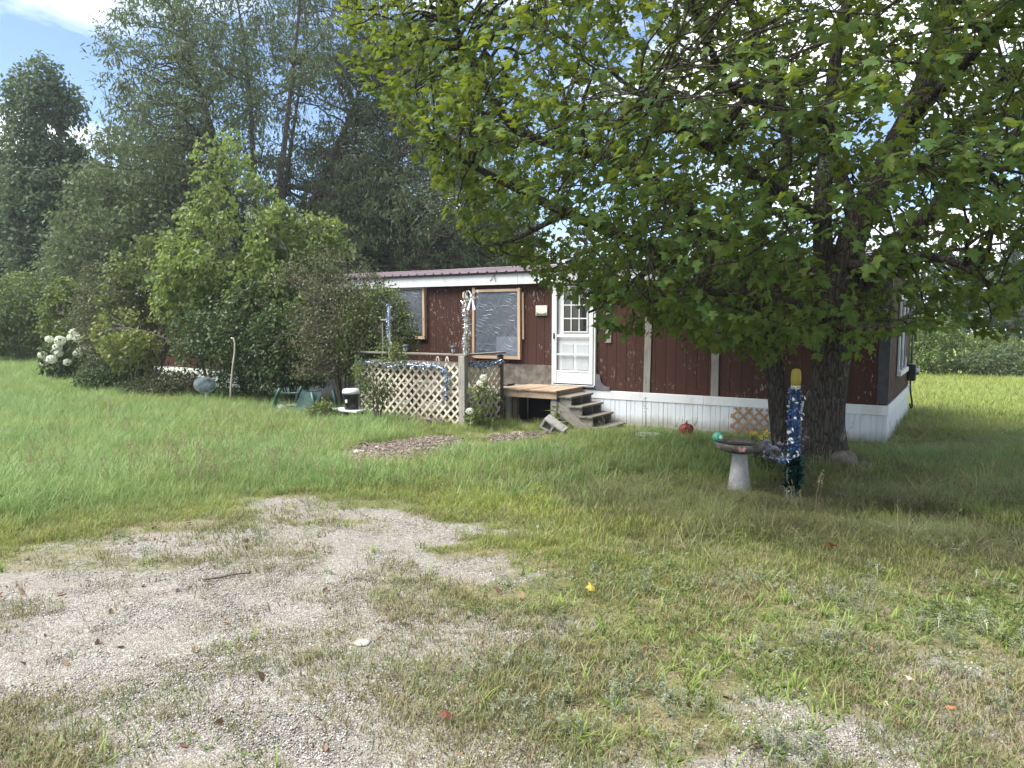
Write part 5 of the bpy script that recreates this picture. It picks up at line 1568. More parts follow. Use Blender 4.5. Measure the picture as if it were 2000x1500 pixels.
# two tall grey-green trees with slender leaves behind the left end of the house
b0 = gp(-9.6, 28.5); q = np.random.default_rng(31)
lim = stems(b0, 6, 2.2, 16.5, 4.6, .24, q, (.3, 0))
env = ellipsoid_env(b0 + [.2, 0, 10.2], (6.3, 5.0, 8.8), 61, .30, .30, .43, .42, .5, flat=.25, lower=.10)
tree('slender_leaf_tree', 'tallest grey-green slender-leaved tree with sky showing through, behind the house', 'tree', b0, lim,
     box_sampler(b0 + [-8, -7, 1.6], b0 + [8, 7, 19.5], env, q), q, M['ash_leaf'], M['bark_grey'], TN, .25, 480, 5000, 11, droop=.75, up_br=.45, up_tw=-.15, max_tw=1.25, tw_n=3, twig_r=.010, spread=.16, br_r=.6)
b0 = gp(-3.6, 29.5); q = np.random.default_rng(32)
lim = stems(b0, 5, 1.6, 13.0, 4.4, .20, q, (-.6, 0))
env = ellipsoid_env(b0 + [-.3, 0, 6.6], (5.2, 4.2, 7.2), 62, .32, .35, .30, .45, .5, flat=.30)
tree('slender_leaf_tree', 'spreading slender-leaved tree behind the roof, to the right of the tallest tree', 'tree', b0, lim,
     box_sampler(b0 + [-7, -6, .8], b0 + [7, 6, 14.5], env, q), q, M['ash_leaf'], M['bark_grey'], TN, .24, 380, 4200, 11, droop=.75, up_br=.4, up_tw=-.15, max_tw=1.2, tw_n=3, twig_r=.010, spread=.16, br_r=.6)
# upright poplar on the left
b0 = gp(-20.8, 34.2); q = np.random.default_rng(33)
lim = stems(b0, 3, 3.0, 11.6, .9, .20, q)
env = ellipsoid_env(b0 + [0, 0, 7.2], (2.5, 2.4, 5.6), 63, .34, .42, .34, .5, .5, flat=.30)
tree('poplar_tree', 'tall upright poplar with a blue-green crown against the sky at the left', 'tree', b0, lim,
     box_sampler(b0 + [-4, -4, 1.5], b0 + [4, 4, 15], env, q), q, M['poplar_leaf'], M['bark_grey'], TO, .22, 240, 3000, 9, droop=.45, up_br=.6, up_tw=.1, max_tw=.9, tw_n=3, twig_r=.010, spread=.16, br_r=.5)
# broadleaf trees between and behind them
def broad(xy, h, rx, seed, label, mat='mid_leaf', size=.24, nb=200, nt=2000, per=9, group='woodland trees behind the house', zc=.55, gap=.30, bark='bark_grey', name='broadleaf_tree', n=4):
    b0 = gp(*xy); q = np.random.default_rng(seed)
    lim = stems(b0, n, h * .16, h * .93, rx * .55, .10 + h * .013, q)
    env = ellipsoid_env(b0 + [0, 0, h * zc], (rx, rx * .85, h * (1 - zc) * 1.06), seed, .34, .40, gap, .6, .55)
    return tree(name, label, 'tree', b0, lim, box_sampler(b0 + [-rx * 1.4, -rx * 1.3, .5], b0 + [rx * 1.4, rx * 1.3, h * 1.1], env, q), q, M[mat], M[bark], TO, size, nb, nt, per,
                group=group, up_br=.4, up_tw=0, max_tw=1.0, tw_n=3, twig_r=.010, spread=.18, br_r=.5)
t1 = broad((-15.6, 33.5), 9.6, 3.6, 41, 'mid-green broadleaf tree between the poplar and the tallest tree')
t2 = broad((-12.8, 27.0), 7.4, 3.0, 42, 'dull green tree in front of the tallest tree, left of its trunks', 'ash_leaf', .20, 180, 1900, 9)
t3 = broad((-25.4, 36.0), 9.8, 2.7, 43, 'light-green rounded tree cut by the left picture edge', 'field_leaf', .20, 180, 2000, 9, zc=.5)
t4 = broad((-20.6, 30.8), 3.9, 2.2, 44, 'low light green tree with a pale thin trunk at the left edge of the lawn', 'field_leaf', .15, 120, 1500, 9, zc=.55, bark='bark_pale', n=2)
copy_thing(t1, 'dense green tree directly behind the upright poplar', gp(-24.3, 39.5), 1.9, 1.12)
copy_thing(t1, 'green tree behind the house, left of the spreading slender-leaved tree', gp(-7.6, 37.5), 3.3, 1.0)
copy_thing(t2, 'dull green tree low behind the poplar trunk', gp(-17.2, 30.6), 2.2, .85)
copy_thing(t1, 'green tree rising behind the roof under the left edge of the maple crown', gp(-2.0, 38.0), 4.4, .85)
copy_thing(t1, 'broad tree at the far left beyond the light-green rounded tree', gp(-31.5, 42.0), .6, 1.15)
copy_thing(t2, 'low dull tree at the wood edge left of the poplar', gp(-24.6, 33.6), 4.0, .62)
copy_thing(t1, 'green tree seen under the maple crown left of the double trunk', gp(6.2, 45.0), 5.3, .62)
copy_thing(t1, 'green tree seen between the maple trunk and the corner of the house roof', gp(12.5, 47.0), 2.8, .55)
# pines
def pine(xy, h, r0, seed, label, group='pines behind the house', bare=.2, dens=1.0):
    b0 = gp(*xy); q = np.random.default_rng(seed)
    T = thing('pine_tree', label, 'tree', b0, 0, group)
    lim = [[(*(b0 + [0, 0, -.2]), .03 + h * .014), (*(b0 + [q.normal(0, .1), 0, h * .5]), .02 + h * .008), (*(b0 + [q.normal(0, .15), 0, h]), .01)]]
    S = sample_line(lim[0], .3)
    mb = MB(); v, f = tubes(S[None, :, :3], S[None, :, 3], 8)
    P, D, N = [], [], []
    Vb, Fb, off = [v], [f], len(v)
    nw = int(h * 2.2)
    for w in range(nw):
        s = bare + (1 - bare) * (w + q.random()) / nw
        z = s * h
        L = r0 * (1 - s) ** .8 * q.uniform(.75, 1.15) + .15
        k = 5
        a0 = q.uniform(0, 6.28)
        for j in range(k):
            a = a0 + j * 6.28 / k + q.normal(0, .25)
            t = np.linspace(0, 1, 5)[:, None]
            tipv = np.array([math.cos(a) * L, math.sin(a) * L, L * q.uniform(-.05, .22)])
            Bz = b0 + [0, 0, z] + tipv * t + np.array([0, 0, .10 * L]) * (t * t - t) * 2
            v, f = tubes(Bz[None], np.linspace(.012 + .008 * L, .004, 5)[None], 3)
            Vb.append(v); Fb.append(f + off); off += len(v)
            m = int((14 + 46 * L) * dens)
            tt = q.uniform(.22, 1, m) ** .8
            base_ = b0 + [0, 0, z] + tipv * tt[:, None] + q.normal(0, .10 + .05 * L, (m, 3)) * [1, 1, .5]
            P.append(base_)
            dd = tipv / (np.linalg.norm(tipv)) + q.normal(0, .55, (m, 3)); D.append(dd)
            N.append(q.normal(0, .5, (m, 3)) + [0, 0, .8])
    P, D, N = map(np.concatenate, (P, D, N))
    tp = (np.array([(-.10, 0, 0), (.10, 0, 0), (.16, .6, .03), (0, 1, -.02), (-.16, .6, .03)]), np.array([(0, 1, 2), (0, 2, 3), (0, 3, 4)]))
    V, F = place_leaves(P, D, N, q.uniform(.18, .36, len(P)), [tp], q)
    link('trunk', mesh_np('trunk', np.concatenate(Vb) - b0, [np.concatenate(Fb)], M['bark_grey'], True), T)
    link('crown', mesh_np('crown', V - b0, [F], M['pine']), T)
    return T
pn = pine((.4, 33.0), 7.6, 2.6, 51, 'dark pine above the ridge of the roof, left of the maple crown', bare=.1)
copy_thing(pn, 'dark pine above the roof, nearer the white door', gp(3.4, 35.5), 2.1, .9)
copy_thing(pn, 'dark pine above the roof, half behind the spreading slender-leaved tree', gp(-2.9, 36.0), 4.0, 1.0)
pr = pine((30.5, 45.0), 8.6, 2.0, 52, 'tallest thin pine at the right picture edge beyond the field', 'pines beyond the right field', bare=.3, dens=.55)
copy_thing(pr, 'second thin pine beyond the right field, left of the tallest one', gp(28.4, 46.5), 2.0, .86)
copy_thing(pr, 'short thin pine beyond the right field, rightmost at the picture edge', gp(32.6, 48.5), 4.1, .92)
copy_thing(pr, 'small thin pine beyond the right field, nearest to the maple leaves', gp(26.0, 49.0), 1.0, .66)

# far woods that read as one mass
def woods(name, label, pts, h, seed, mat, size=.42, per=900, w=2.4):
    q = np.random.default_rng(seed)
    P, D, N = [], [], []
    Vb, Fb, off = [], [], 0
    for (x, y) in pts:
        hh = h * q.uniform(.72, 1.12); b0 = gp(x, y)
        m = int(per * hh / h)
        d = q.normal(0, 1, (m, 3)); d /= np.linalg.norm(d, axis=1, keepdims=True)
        rr = q.uniform(.45, 1.05, m)[:, None]
        lump = .75 + .5 * noise3(d * 2.2 + seed + x, seed)[:, None]
        p_ = d * rr * lump * np.array([w * q.uniform(.8, 1.2), w, hh * .52]) + b0 + [0, 0, hh * .52]
        p_ = p_[p_[:, 2] > b0[2] + .1]
        P.append(p_); D.append(q.normal(0, 1, p_.shape) - [0, 0, .3]); N.append(q.normal(0, .5, p_.shape) + [0, -.2, .7])
        v, f = tubes(np.array([[b0 + [0, 0, -.2], b0 + [0, 0, hh * .4], b0 + [0, 0, hh * .85]]]), np.array([[.16, .11, .03]]), 5)
        Vb.append(v); Fb.append(f + off); off += len(v)
    P, D, N = map(np.concatenate, (P, D, N))
    V, F = place_leaves(P, D, N, q.uniform(.6, 1.2, len(P)) * size, TO, q)
    o = link(name, mesh_np(name, np.concatenate([V, np.concatenate(Vb)]), [F, np.concatenate(Fb) + len(V)], M[mat]))
    o.data.materials.append(M['bark_grey'])
    mi = np.zeros(len(o.data.polygons), np.int32); mi[len(F):] = 1
    o.data.polygons.foreach_set('material_index', mi)
    setp(o, label, kind='stuff')
q = np.random.default_rng(5)
woods('forest', 'dark woods closing the left side of the lawn', [(x, 46 + q.uniform(-3, 5)) for x in np.arange(-58, -3, 2.1)], 8.5, 6, 'dark_leaf', .46, 1000, 2.6)
woods('forest', 'shaded woodland edge low behind the left lawn', [(x, 38.5 + q.uniform(-1, 1)) for x in np.arange(-40, -9, 1.7)], 3.4, 8, 'dark_leaf', .34, 700, 1.6)
woods('forest', 'low dark wood behind the house seen under the maple crown', [(x, 52 + q.uniform(-3, 3)) for x in np.arange(-3, 24, 2.4)], 4.6, 9, 'mid_leaf', .42, 700, 2.2)
woods('forest', 'blue-green dark wood beyond the right field', [(x, 50 + q.uniform(-2, 6)) for x in np.arange(22, 60, 1.8)], 8.2, 7, 'dark_leaf', .36, 1500, 2.0)
# scrub along the far edge of the right field
def scrub(xy, h, rx, seed, label, mat='field_leaf', size=.13, nt=500, group='bushes along the far edge of the right field', name='bush', tp=TO, bark='twig', nb=60, per=9, gap=.22, ry=None, zc=.5, n=5, zlo=.05, **kw):
    b0 = gp(*xy); q = np.random.default_rng(seed)
    lim = stems(b0, n, .15, h * .85, rx * .6, .02 + h * .006, q, top_r=.006)
    env = ellipsoid_env(b0 + [0, 0, h * zc], (rx, ry or rx * .8, h * (1 - zc) * 1.05), seed, .36, kw.pop('lscale', .8), gap, kw.pop('gscale', 1.1), kw.pop('shell', .55))
    return tree(name, label, 'bush', b0, lim, box_sampler(b0 + [-rx * 1.35, -(ry or rx) * 1.25, zlo], b0 + [rx * 1.35, (ry or rx) * 1.25, h * 1.12], env, q), q, M[mat], M[bark], tp, size, nb, nt, per,
                group=group, limb_k=5, bark_wob=.05, **{**dict(up_br=.3, up_tw=0, max_tw=.5, twig_r=.005, spread=.07, br_r=.35, tw_n=3), **kw})
s1 = scrub((18.6, 32.5), 2.5, 1.7, 71, 'tall light green bush at the field edge just right of the house corner', nt=1000, zc=.48)
s2 = scrub((22.0, 32.0), 1.35, 1.5, 72, 'olive low bush at the field edge right of the tall light green one', 'mid_leaf', .12, 700)
copy_thing(s2, 'low bush with reddish leaf tips at the middle of the field edge', gp(24.4, 32.4), 2.0, 1.1)
copy_thing(s1, 'small pointed green bush at the field edge near the right picture edge', gp(26.4, 33.5), 2.6, .62)
copy_thing(s2, 'low bush at the field edge cut by the right picture edge', gp(25.8, 31.2), 4.4, .9)
copy_thing(s2, 'low bush close to the house corner in front of the tall light green one', gp(20.2, 30.9), 5.4, .85)
copy_thing(s1, 'green bush behind the low bushes at the middle of the field edge', gp(23.2, 36.0), 4.9, .8)
copy_thing(s2, 'broad low bush outside the right picture edge of the field', gp(28.6, 32.0), 1.4, 1.2)

# ------------------------------------------------------------------ overgrown bushes before the left half of the house
FB = 'overgrown bushes in front of the house'
scrub((-6.35, 17.3), 5.8, 1.35, 81, 'tall light yellow-green shrub, the highest in front of the house', 'lime_leaf', .12, 620, FB, 'overgrown_bush', TH, 'bark_pale', 90, 8, .42, 1.0, .60, 4, droop=.9, lscale=.9, gscale=1.1, shell=.5, max_tw=.6, spread=.07)
scrub((-7.2, 17.4), 4.7, 1.25, 98, 'light green shrub to the left of the tallest shrub', 'lime_leaf', .12, 620, FB, 'overgrown_bush', TH, 'bark_pale', 90, 8, .42, 1.0, .64, 4, droop=.9, lscale=.9, gscale=1.1, shell=.5, max_tw=.6, spread=.07)
scrub((-4.75, 16.9), 4.5, 1.25, 82, 'bright light green shrub with drooping leaves beside the tall one, over the lilac', 'lime_leaf', .12, 620, FB, 'overgrown_bush', TH, 'bark_pale', 80, 8, .42, 1.0, .64, 3, droop=.9, lscale=.9, gscale=1.1, max_tw=.6)
scrub((-9.0, 18.5), 3.7, 1.45, 83, 'yellow-green sapling thicket at the left end of the bushes', 'rose_leaf', .11, 800, FB, 'overgrown_bush', TH, 'bark_pale', 110, 8, .44, 1.2, .62, 4, droop=.7, gscale=1.1)
scrub((-8.75, 17.0), 2.0, .75, 84, 'small golden-yellow sapling at the front of the left bushes', 'gold_leaf', .10, 190, FB, 'overgrown_bush', TH, 'bark_pale', 40, 7, .44, .6, .66, 2, droop=.7, gscale=1.8, lscale=1.4)
scrub((-9.75, 18.3), 2.9, 1.3, 85, 'wide brownish lilac thicket with many bare stems at the left', 'olive_leaf', .07, 1900, FB, 'lilac_bush', TO, 'twig', 380, 5, .40, 1.2, .52, 11, twig_r=.006, max_tw=.6)
scrub((-6.0, 16.6), 2.9, 1.35, 86, 'dark green dense bush in the middle of the overgrown row', 'bush_leaf', .09, 1500, FB, 'overgrown_bush', TO, 'twig_dark', 220, 7, .40, 1.1, .54, 9)
scrub((-3.40, 14.75), 3.30, 1.42, 87, 'wide olive lilac bush drooping beside the left fence post', 'olive_leaf', .065, 2100, FB, 'lilac_bush', TO, 'twig', 420, 5, .38, .85, .52, 11, zlo=.75, twig_r=.006, up_br=-.1, droop=.8, max_tw=.6)
scrub((-4.75, 15.7), 2.1, 1.1, 88, 'dark lower bush above the green garden seat', 'bush_leaf', .080, 1200, FB, 'overgrown_bush', TO, 'twig_dark', 120, 8, .32, .6, .58, 7, zlo=.5)
scrub((-2.42, 13.15), 1.60, .46, 89, 'thin yellow-green rose bush growing up in front of the lattice fence', 'rose_leaf', .045, 330, FB, 'rose_bush', TO, 'twig', 50, 7, .40, .28, .60, 4, max_tw=.32, spread=.04, gscale=2.5, lscale=2.0)
scrub((-2.6, 14.5), 2.85, .8, 90, 'bush with pale green leaf tips rising behind the left fence post', 'rose_leaf', .065, 900, FB, 'overgrown_bush', TO, 'twig', 100, 8, .34, .6, .58, 6)
scrub((-7.9, 16.9), .62, 1.0, 91, 'low tangled undergrowth at the front of the left bushes', 'olive_leaf', .065, 1100, FB, 'undergrowth_bush', TO, 'twig_dark', 160, 6, .30, .6, .45, 9)
scrub((-9.6, 17.7), .85, 1.1, 92, 'low leafy fringe below the lilac thicket by the lawn', 'bush_leaf', .07, 900, FB, 'undergrowth_bush', TO, 'twig_dark', 110, 7, .30, .6, .45, 7)
scrub((-13.4, 22.6), 2.7, .9, 93, 'pale green sapling behind the white hydrangea', 'rose_leaf', .11, 500, FB, 'overgrown_bush', TH, 'bark_pale', 60, 8, .36, .8, .62, 3, droop=.6)
scrub((-3.45, 13.25), .42, .28, 94, 'small bright green weed clump left of the low stool', 'rose_leaf', .05, 150, FB, 'weed_clump', TO, 'twig', 30, 8, .2, .25, .5, 5, max_tw=.2, spread=.03)
# dead bare branches in the left bushes
b0 = gp(-8.1, 16.7); q = np.random.default_rng(95)
t = thing('dead_branch', 'bare grey dead branch arching out of the left bushes', 'branch', b0)
lim = [[(*(b0 + [.9, .2, 1.0]), .028), (*(b0 + [.35, 0, 1.35]), .022), (*(b0 + [-.4, -.1, 1.6]), .014), (*(b0 + [-1.0, -.1, 1.62]), .005)]]
V, F, _, _ = grow(lim, box_sampler(b0 + [-1.2, -.5, .7], b0 + [.9, .4, 1.9], lambda p: np.ones(len(p)), q), q, 22, 110, 1, limb_k=6, max_tw=.4, twig_r=.005, br_r=.3)
link('branch', mesh_np('branch', V - b0, [F], M['twig'], True), t)

# hydrangeas
def hydrangea(xy, h, rx, heads, seed, label, head_r=.11, nt=160, group=None, pts=None):
    b0 = gp(*xy); q = np.random.default_rng(seed)
    lim = stems(b0, 6, .1, h * .9, rx * .7, .014, q, top_r=.005)
    env = ellipsoid_env(b0 + [0, 0, h * .5], (rx, rx * .7, h * .52), seed, .25, 1.2, .1)
    T = tree('hydrangea', label, 'bush', b0, lim, box_sampler(b0 + [-rx, -rx, .05], b0 + [rx, rx, h], env, q), q, M['rose_leaf' if rx < .5 else 'bush_leaf'], M['twig'], TH, .13 if rx > .5 else .085, 30, nt, 6, limb_k=5, max_tw=.3, twig_r=.004, spread=.04, droop=.5)
    for i in range(heads):
        if pts is not None: c = np.array(pts[i])
        else:
            a = q.uniform(-2.8, -.3); c = np.array([rx * .85 * math.cos(a) * q.uniform(.3, 1), rx * .7 * math.sin(a), h * q.uniform(.35, 1.02)])
        m = 110
        d = q.normal(0, 1, (m, 3)); d /= np.linalg.norm(d, axis=1, keepdims=True); d[:, 2] *= .8
        r0 = head_r * q.uniform(.8, 1.15)
        V, F = place_leaves(c + d * r0, np.cross(d, q.normal(0, 1, (m, 3))), d + q.normal(0, .25, (m, 3)), np.full(m, r0 * .55), TH, q)
        link('flower_head', mesh_np('flower_head', V, [F], M['petal_white']), T)
    return T
hydrangea((-12.35, 20.7), 1.45, .95, 14, 96, 'white hydrangea in bloom at the left end of the bushes', .125, 300)
hydrangea((-.52, 12.70), .92, .26, 3, 97, 'hydrangea with few white heads in front of the fence side next to the landing', .055, 40, pts=[(.03, -.10, .92), (-.03, -.12, .82), (-.20, -.25, .36)])
# weedy plants against the skirting
def weed(xy, h, seed, label, mat='rose_leaf', lf=.06, n=26, tpl=TPL_OVAL, spread=.25, stems_=3):
    b0 = gp(*xy); q = np.random.default_rng(seed)
    T = thing('tall_weed', label, 'weed', b0, 0, 'weeds along the skirting')
    mb = MB(); P, D = [], []
    for s in range(stems_):
        tipv = np.array([q.normal(0, spread * .4), q.normal(0, spread * .4), h * q.uniform(.7, 1)])
        t = np.linspace(0, 1, 6)[:, None]
        pts = tipv * t + np.array([q.normal(0, .05), q.normal(0, .05), 0])
        mb.tube(pts, np.linspace(.006, .002, 6), 4)
        for k in range(n):
            u = q.uniform(.15, 1); i = min(4, int(u * 5)); P.append(pts[i] + (pts[i + 1] - pts[i]) * (u * 5 - i))
            a = q.uniform(0, 6.28); D.append((math.cos(a), math.sin(a), q.uniform(-.1, .6)))
    mb.build('stem', M['bush_leaf'], T)
    P, D = np.array(P), np.array(D)
    V, F = place_leaves(P, D, q.normal(0, .4, P.shape) + [0, 0, 1], np.full(len(P), lf) * q.uniform(.6, 1.2, len(P)), [tpl], q)
    link('leaves', mesh_np('leaves', V, [F], M[mat]), T)
x, y, _ = hw(-3.85, -.45); weed((x, y), .62, 101, 'upright feathery weed in front of the white skirting right of the steps', 'rose_leaf', .05, 34, TPL_NARROW, .1, 1)
x, y, _ = hw(-.62, -.55); weed((x, y), .78, 102, 'thin leafy weed in front of the skirting near the house corner', 'bush_leaf', .085, 9, TPL_HEART, .2, 2)
x, y, _ = hw(-1.0, -.40); weed((x, y), .72, 103, 'dry curled weed against the skirting right of the maple trunk', 'olive_leaf', .09, 9, TPL_NARROW, .35, 4)
x, y, _ = hw(-5.25, -1.25); weed((x, y), .50, 104, 'grassy weed growing through the concrete block by the steps', 'rose_leaf', .22, 7, TPL_NARROW, .25, 3)

# ------------------------------------------------------------------ grass, weeds and loose stones (geometry nodes scatter small tufts)
def blade_tuft(rng, n, h, rad_, width, bend, hvar=.45, segs=3, flat=0.0):
    V, F, A, off = [], [], [], 0
    for i in range(n):
        a = rng.uniform(0, 6.283); r = rad_ * math.sqrt(rng.random())
        p = np.array([r * math.cos(a), r * math.sin(a), -.01])
        da = a + rng.normal(0, .9); d = np.array([math.cos(da), math.sin(da), 0])
        L = h * (1 - hvar + 2 * hvar * rng.random() * .8)
        b = bend * rng.uniform(.4, 1.5)
        side = np.array([-d[1], d[0], 0])
        w = width * rng.uniform(.7, 1.3)
        for s in range(segs + 1):
            t = s / segs
            c = p + d * (L * b * t * t + flat * L * t) + np.array([0, 0, L * t * (1 - .35 * b * t)])
            ww = w * (1 - t) ** .7 if s < segs else 0
            if s < segs:
                V += [c - side * ww, c + side * ww]; A += [t, t]
            else:
                V.append(c); A.append(1.0)
        for s in range(segs - 1):
            q = off + 2 * s
            F.append((q, q + 1, q + 3)); F.append((q, q + 3, q + 2))
        q = off + 2 * (segs - 1)
        F.append((q, q + 1, q + 2))
        off = len(V)
    return np.array(V), np.array(F), np.array(A)

def leafy_tuft(rng, n, h, rad_, lf, tpl=TPL_OVAL, stemmy=True, lean=.35, per=7):
    V, F, A, off = [], [], [], 0
    def add(v, f, a):
        nonlocal off
        V.append(v); F.append(f + off); A.append(np.full(len(v), a)); off += len(v)
    for i in range(n):
        a = rng.uniform(0, 6.283); r = rad_ * math.sqrt(rng.random())
        p = np.array([r * math.cos(a), r * math.sin(a), 0]); d = np.array([math.cos(a), math.sin(a), 0])
        H = h * rng.uniform(.5, 1.15)
        top = p + d * H * lean * rng.uniform(0, 1.6) + np.array([0, 0, H])
        if stemmy:
            v, f = tubes(np.array([[p, p * .6 + top * .4 - d * .01, top]]), np.array([[.0025, .002, .001]]), 3)
            add(v, np.concatenate([f[:, [0, 1, 2]], f[:, [0, 2, 3]]]), .3)
        u = rng.uniform(.25 if stemmy else .95, 1, per)[:, None]
        pos = p * (1 - u) + top * u
        ang = rng.uniform(0, 6.283, per)
        tip = np.stack([np.cos(ang), np.sin(ang), rng.uniform(-.1, .7, per)], -1)
        lv, lf_ = place_leaves(pos, tip, rng.normal(0, .3, (per, 3)) + np.array([0, 0, 1]), lf * rng.uniform(.6, 1.2, per), [tpl], rng)
        add(lv, lf_, .6)
    return np.concatenate(V), np.concatenate(F), np.concatenate(A)

def seed_tuft(rng, n, h, rad_):
    """thin stalks with a loose seed head"""
    V, F, A, off = [], [], [], 0
    for i in range(n):
        a = rng.uniform(0, 6.283); r = rad_ * math.sqrt(rng.random())
        p = np.array([r * math.cos(a), r * math.sin(a), 0]); d = np.array([math.cos(a), math.sin(a), 0])
        H = h * rng.uniform(.6, 1.15)
        pts = np.array([p, p + d * H * .06 + [0, 0, H * .5], p + d * H * .22 + [0, 0, H]])
        v, f = tubes(pts[None], np.array([[.0016, .0013, .0008]]), 3)
        V.append(v); F.append(np.concatenate([f[:, [0, 1, 2]], f[:, [0, 2, 3]]]) + off); A.append(np.full(len(v), .7)); off += len(v)
        m = 9
        u = rng.uniform(.72, 1.0, m)[:, None]
        pos = pts[1] + (pts[2] - pts[1]) * ((u - .5) * 2)
        v, f = place_leaves(pos, rng.normal(0, .5, (m, 3)) + [0, 0, 1], rng.normal(0, 1, (m, 3)), np.full(m, .030), [TPL_NARROW], rng)
        V.append(v); F.append(f + off); A.append(np.full(len(v), 1.0)); off += len(v)
    return np.concatenate(V), np.concatenate(F), np.concatenate(A)

def pebble_cluster(rng, n, rad_, s0, s1):
    V, F, off = [], [], 0
    base = np.array([(1, 0, 0), (-1, 0, 0), (0, 1, 0), (0, -1, 0), (0, 0, 1), (0, 0, -1)], float)
    tri = np.array([(0, 2, 4), (2, 1, 4), (1, 3, 4), (3, 0, 4), (2, 0, 5), (1, 2, 5), (3, 1, 5), (0, 3, 5)])
    ed = [(0, 2), (2, 1), (1, 3), (3, 0), (0, 4), (2, 4), (1, 4), (3, 4), (0, 5), (2, 5), (1, 5), (3, 5)]
    mid = np.array([(base[a] + base[b]) * .62 for a, b in ed])
    ico = np.concatenate([base * .9, mid])
    em = {frozenset(e): 6 + i for i, e in enumerate(ed)}
    T2 = []
    for a, b, c in tri:
        ab, bc, ca = em[frozenset((a, b))], em[frozenset((b, c))], em[frozenset((c, a))]
        T2 += [(a, ab, ca), (ab, b, bc), (ca, bc, c), (ab, bc, ca)]
    T2 = np.array(T2)
    for i in range(n):
        a = rng.uniform(0, 6.283); r = rad_ * math.sqrt(rng.random())
        s = s0 + (s1 - s0) * rng.random() ** 2.5
        v = ico * (1 + rng.normal(0, .13, (len(ico), 1))) * np.array([1, rng.uniform(.6, 1), rng.uniform(.4, .8)]) * s
        rz = rng.uniform(0, 6.283)
        R = rotmat(rng.normal(0, .3), rng.normal(0, .3), rz)[:3, :3]
        V.append(v @ R.T + [r * math.cos(a), r * math.sin(a), s * .12]); F.append(T2 + off); off += len(ico)
    return np.concatenate(V), np.concatenate(F), np.zeros(off)

def proto(name, vfa, mat, smooth=False):
    V, F, A = vfa
    me = mesh_np(name, V, [F], mat, smooth)
    at_ = me.attributes.new('along', 'FLOAT', 'POINT')
    at_.data.foreach_set('value', A.astype(np.float32))
    return bpy.data.objects.new(name, me)

def scatter(name, label, protos, P, rng, smin=.7, smax=1.25, tilt=.12, align=None, scl=None):
    n = len(P)
    me = bpy.data.meshes.new(name)
    me.vertices.add(n)
    me.vertices.foreach_set('co', P.astype(np.float32).ravel())
    rot = np.stack([rng.normal(0, tilt, n), rng.normal(0, tilt, n), rng.uniform(0, 6.283, n)], -1)
    s = rng.uniform(smin, smax, n) if scl is None else scl * rng.uniform(smin, smax, n)
    a = me.attributes.new('rot', 'FLOAT_VECTOR', 'POINT'); a.data.foreach_set('vector', rot.astype(np.float32).ravel())
    a = me.attributes.new('scl', 'FLOAT', 'POINT'); a.data.foreach_set('value', s.astype(np.float32))
    a = me.attributes.new('pick', 'INT', 'POINT'); a.data.foreach_set('value', rng.integers(0, len(protos), n).astype(np.int32))
    o = link(name, me)
    setp(o, label, kind='stuff')
    g = bpy.data.node_groups.new(name + '_scatter', 'GeometryNodeTree')
    g.interface.new_socket('Geometry', in_out='INPUT', socket_type='NodeSocketGeometry')
    g.interface.new_socket('Geometry', in_out='OUTPUT', socket_type='NodeSocketGeometry')
    N, Lk = g.nodes, g.links
    gi, go = N.new('NodeGroupInput'), N.new('NodeGroupOutput')
    iop = N.new('GeometryNodeInstanceOnPoints')
    join = N.new('GeometryNodeJoinGeometry')
    for p in protos:
        oi = N.new('GeometryNodeObjectInfo'); oi.inputs['Object'].default_value = p; oi.inputs['As Instance'].default_value = False
        gi2 = N.new('GeometryNodeGeometryToInstance')
        Lk.new(oi.outputs['Geometry'], gi2.inputs[0]); Lk.new(gi2.outputs[0], join.inputs[0])
    def attr(nm, typ):
        q = N.new('GeometryNodeInputNamedAttribute'); q.data_type = typ; q.inputs['Name'].default_value = nm
        return [s_ for s_ in q.outputs if s_.enabled and s_.name == 'Attribute'][0]
    Lk.new(gi.outputs[0], iop.inputs['Points']); Lk.new(join.outputs[0], iop.inputs['Instance'])
    iop.inputs['Pick Instance'].default_value = True
    Lk.new(attr('pick', 'INT'), iop.inputs['Instance Index'])
    Lk.new(attr('rot', 'FLOAT_VECTOR'), iop.inputs['Rotation'])
    Lk.new(attr('scl', 'FLOAT'), iop.inputs['Scale'])
    Lk.new(iop.outputs[0], go.inputs[0])
    md = o.modifiers.new('scatter', 'NODES'); md.node_group = g
    for mt in {p.data.materials[0].name for p in protos}: me.materials.append(bpy.data.materials[mt])
    return o

HOUSE_P = [hw(-HLEN - .05, .02)[:2], hw(.02, .02)[:2], hw(.02, HWID)[:2], hw(-HLEN - .05, HWID)[:2]]
DECK_P = [hw(-6.46, -1.1)[:2], hw(-4.35, -1.06)[:2], hw(-4.35, 0)[:2], hw(-6.46, 0)[:2]]
PORCH_P = [hw(-8.95, -2.33)[:2], hw(-6.46, -2.33)[:2], hw(-6.46, 0)[:2], hw(-8.95, 0)[:2]]

def points(n, density, rng, y0=2.2, y1=34.0, power=1.0, xm=.80):
    """candidates thinning with distance, kept by the density function of (x, y, gravel, mulch)"""
    u = rng.random(n)
    y = y0 * (y1 / y0) ** (u ** power)
    x = (rng.random(n) * 2 - 1) * (xm * y + .7)
    g, m, g0 = masks(x, y)
    w = density(x, y, g, m)
    w = w * (poly_sdf(x, y, HOUSE_P) < -.02) * (poly_sdf(x, y, DECK_P) < 0) * (poly_sdf(x, y, PORCH_P) < 0)
    w = w * (((x - 3.95) ** 2 + (y - 9.05) ** 2) > .14) * (((x - BBX[0]) ** 2 + (y - BBX[1]) ** 2) > .02)
    k = rng.random(n) < w
    x, y = x[k], y[k]
    return np.stack([x, y, gz(x, y)], -1), g[k]

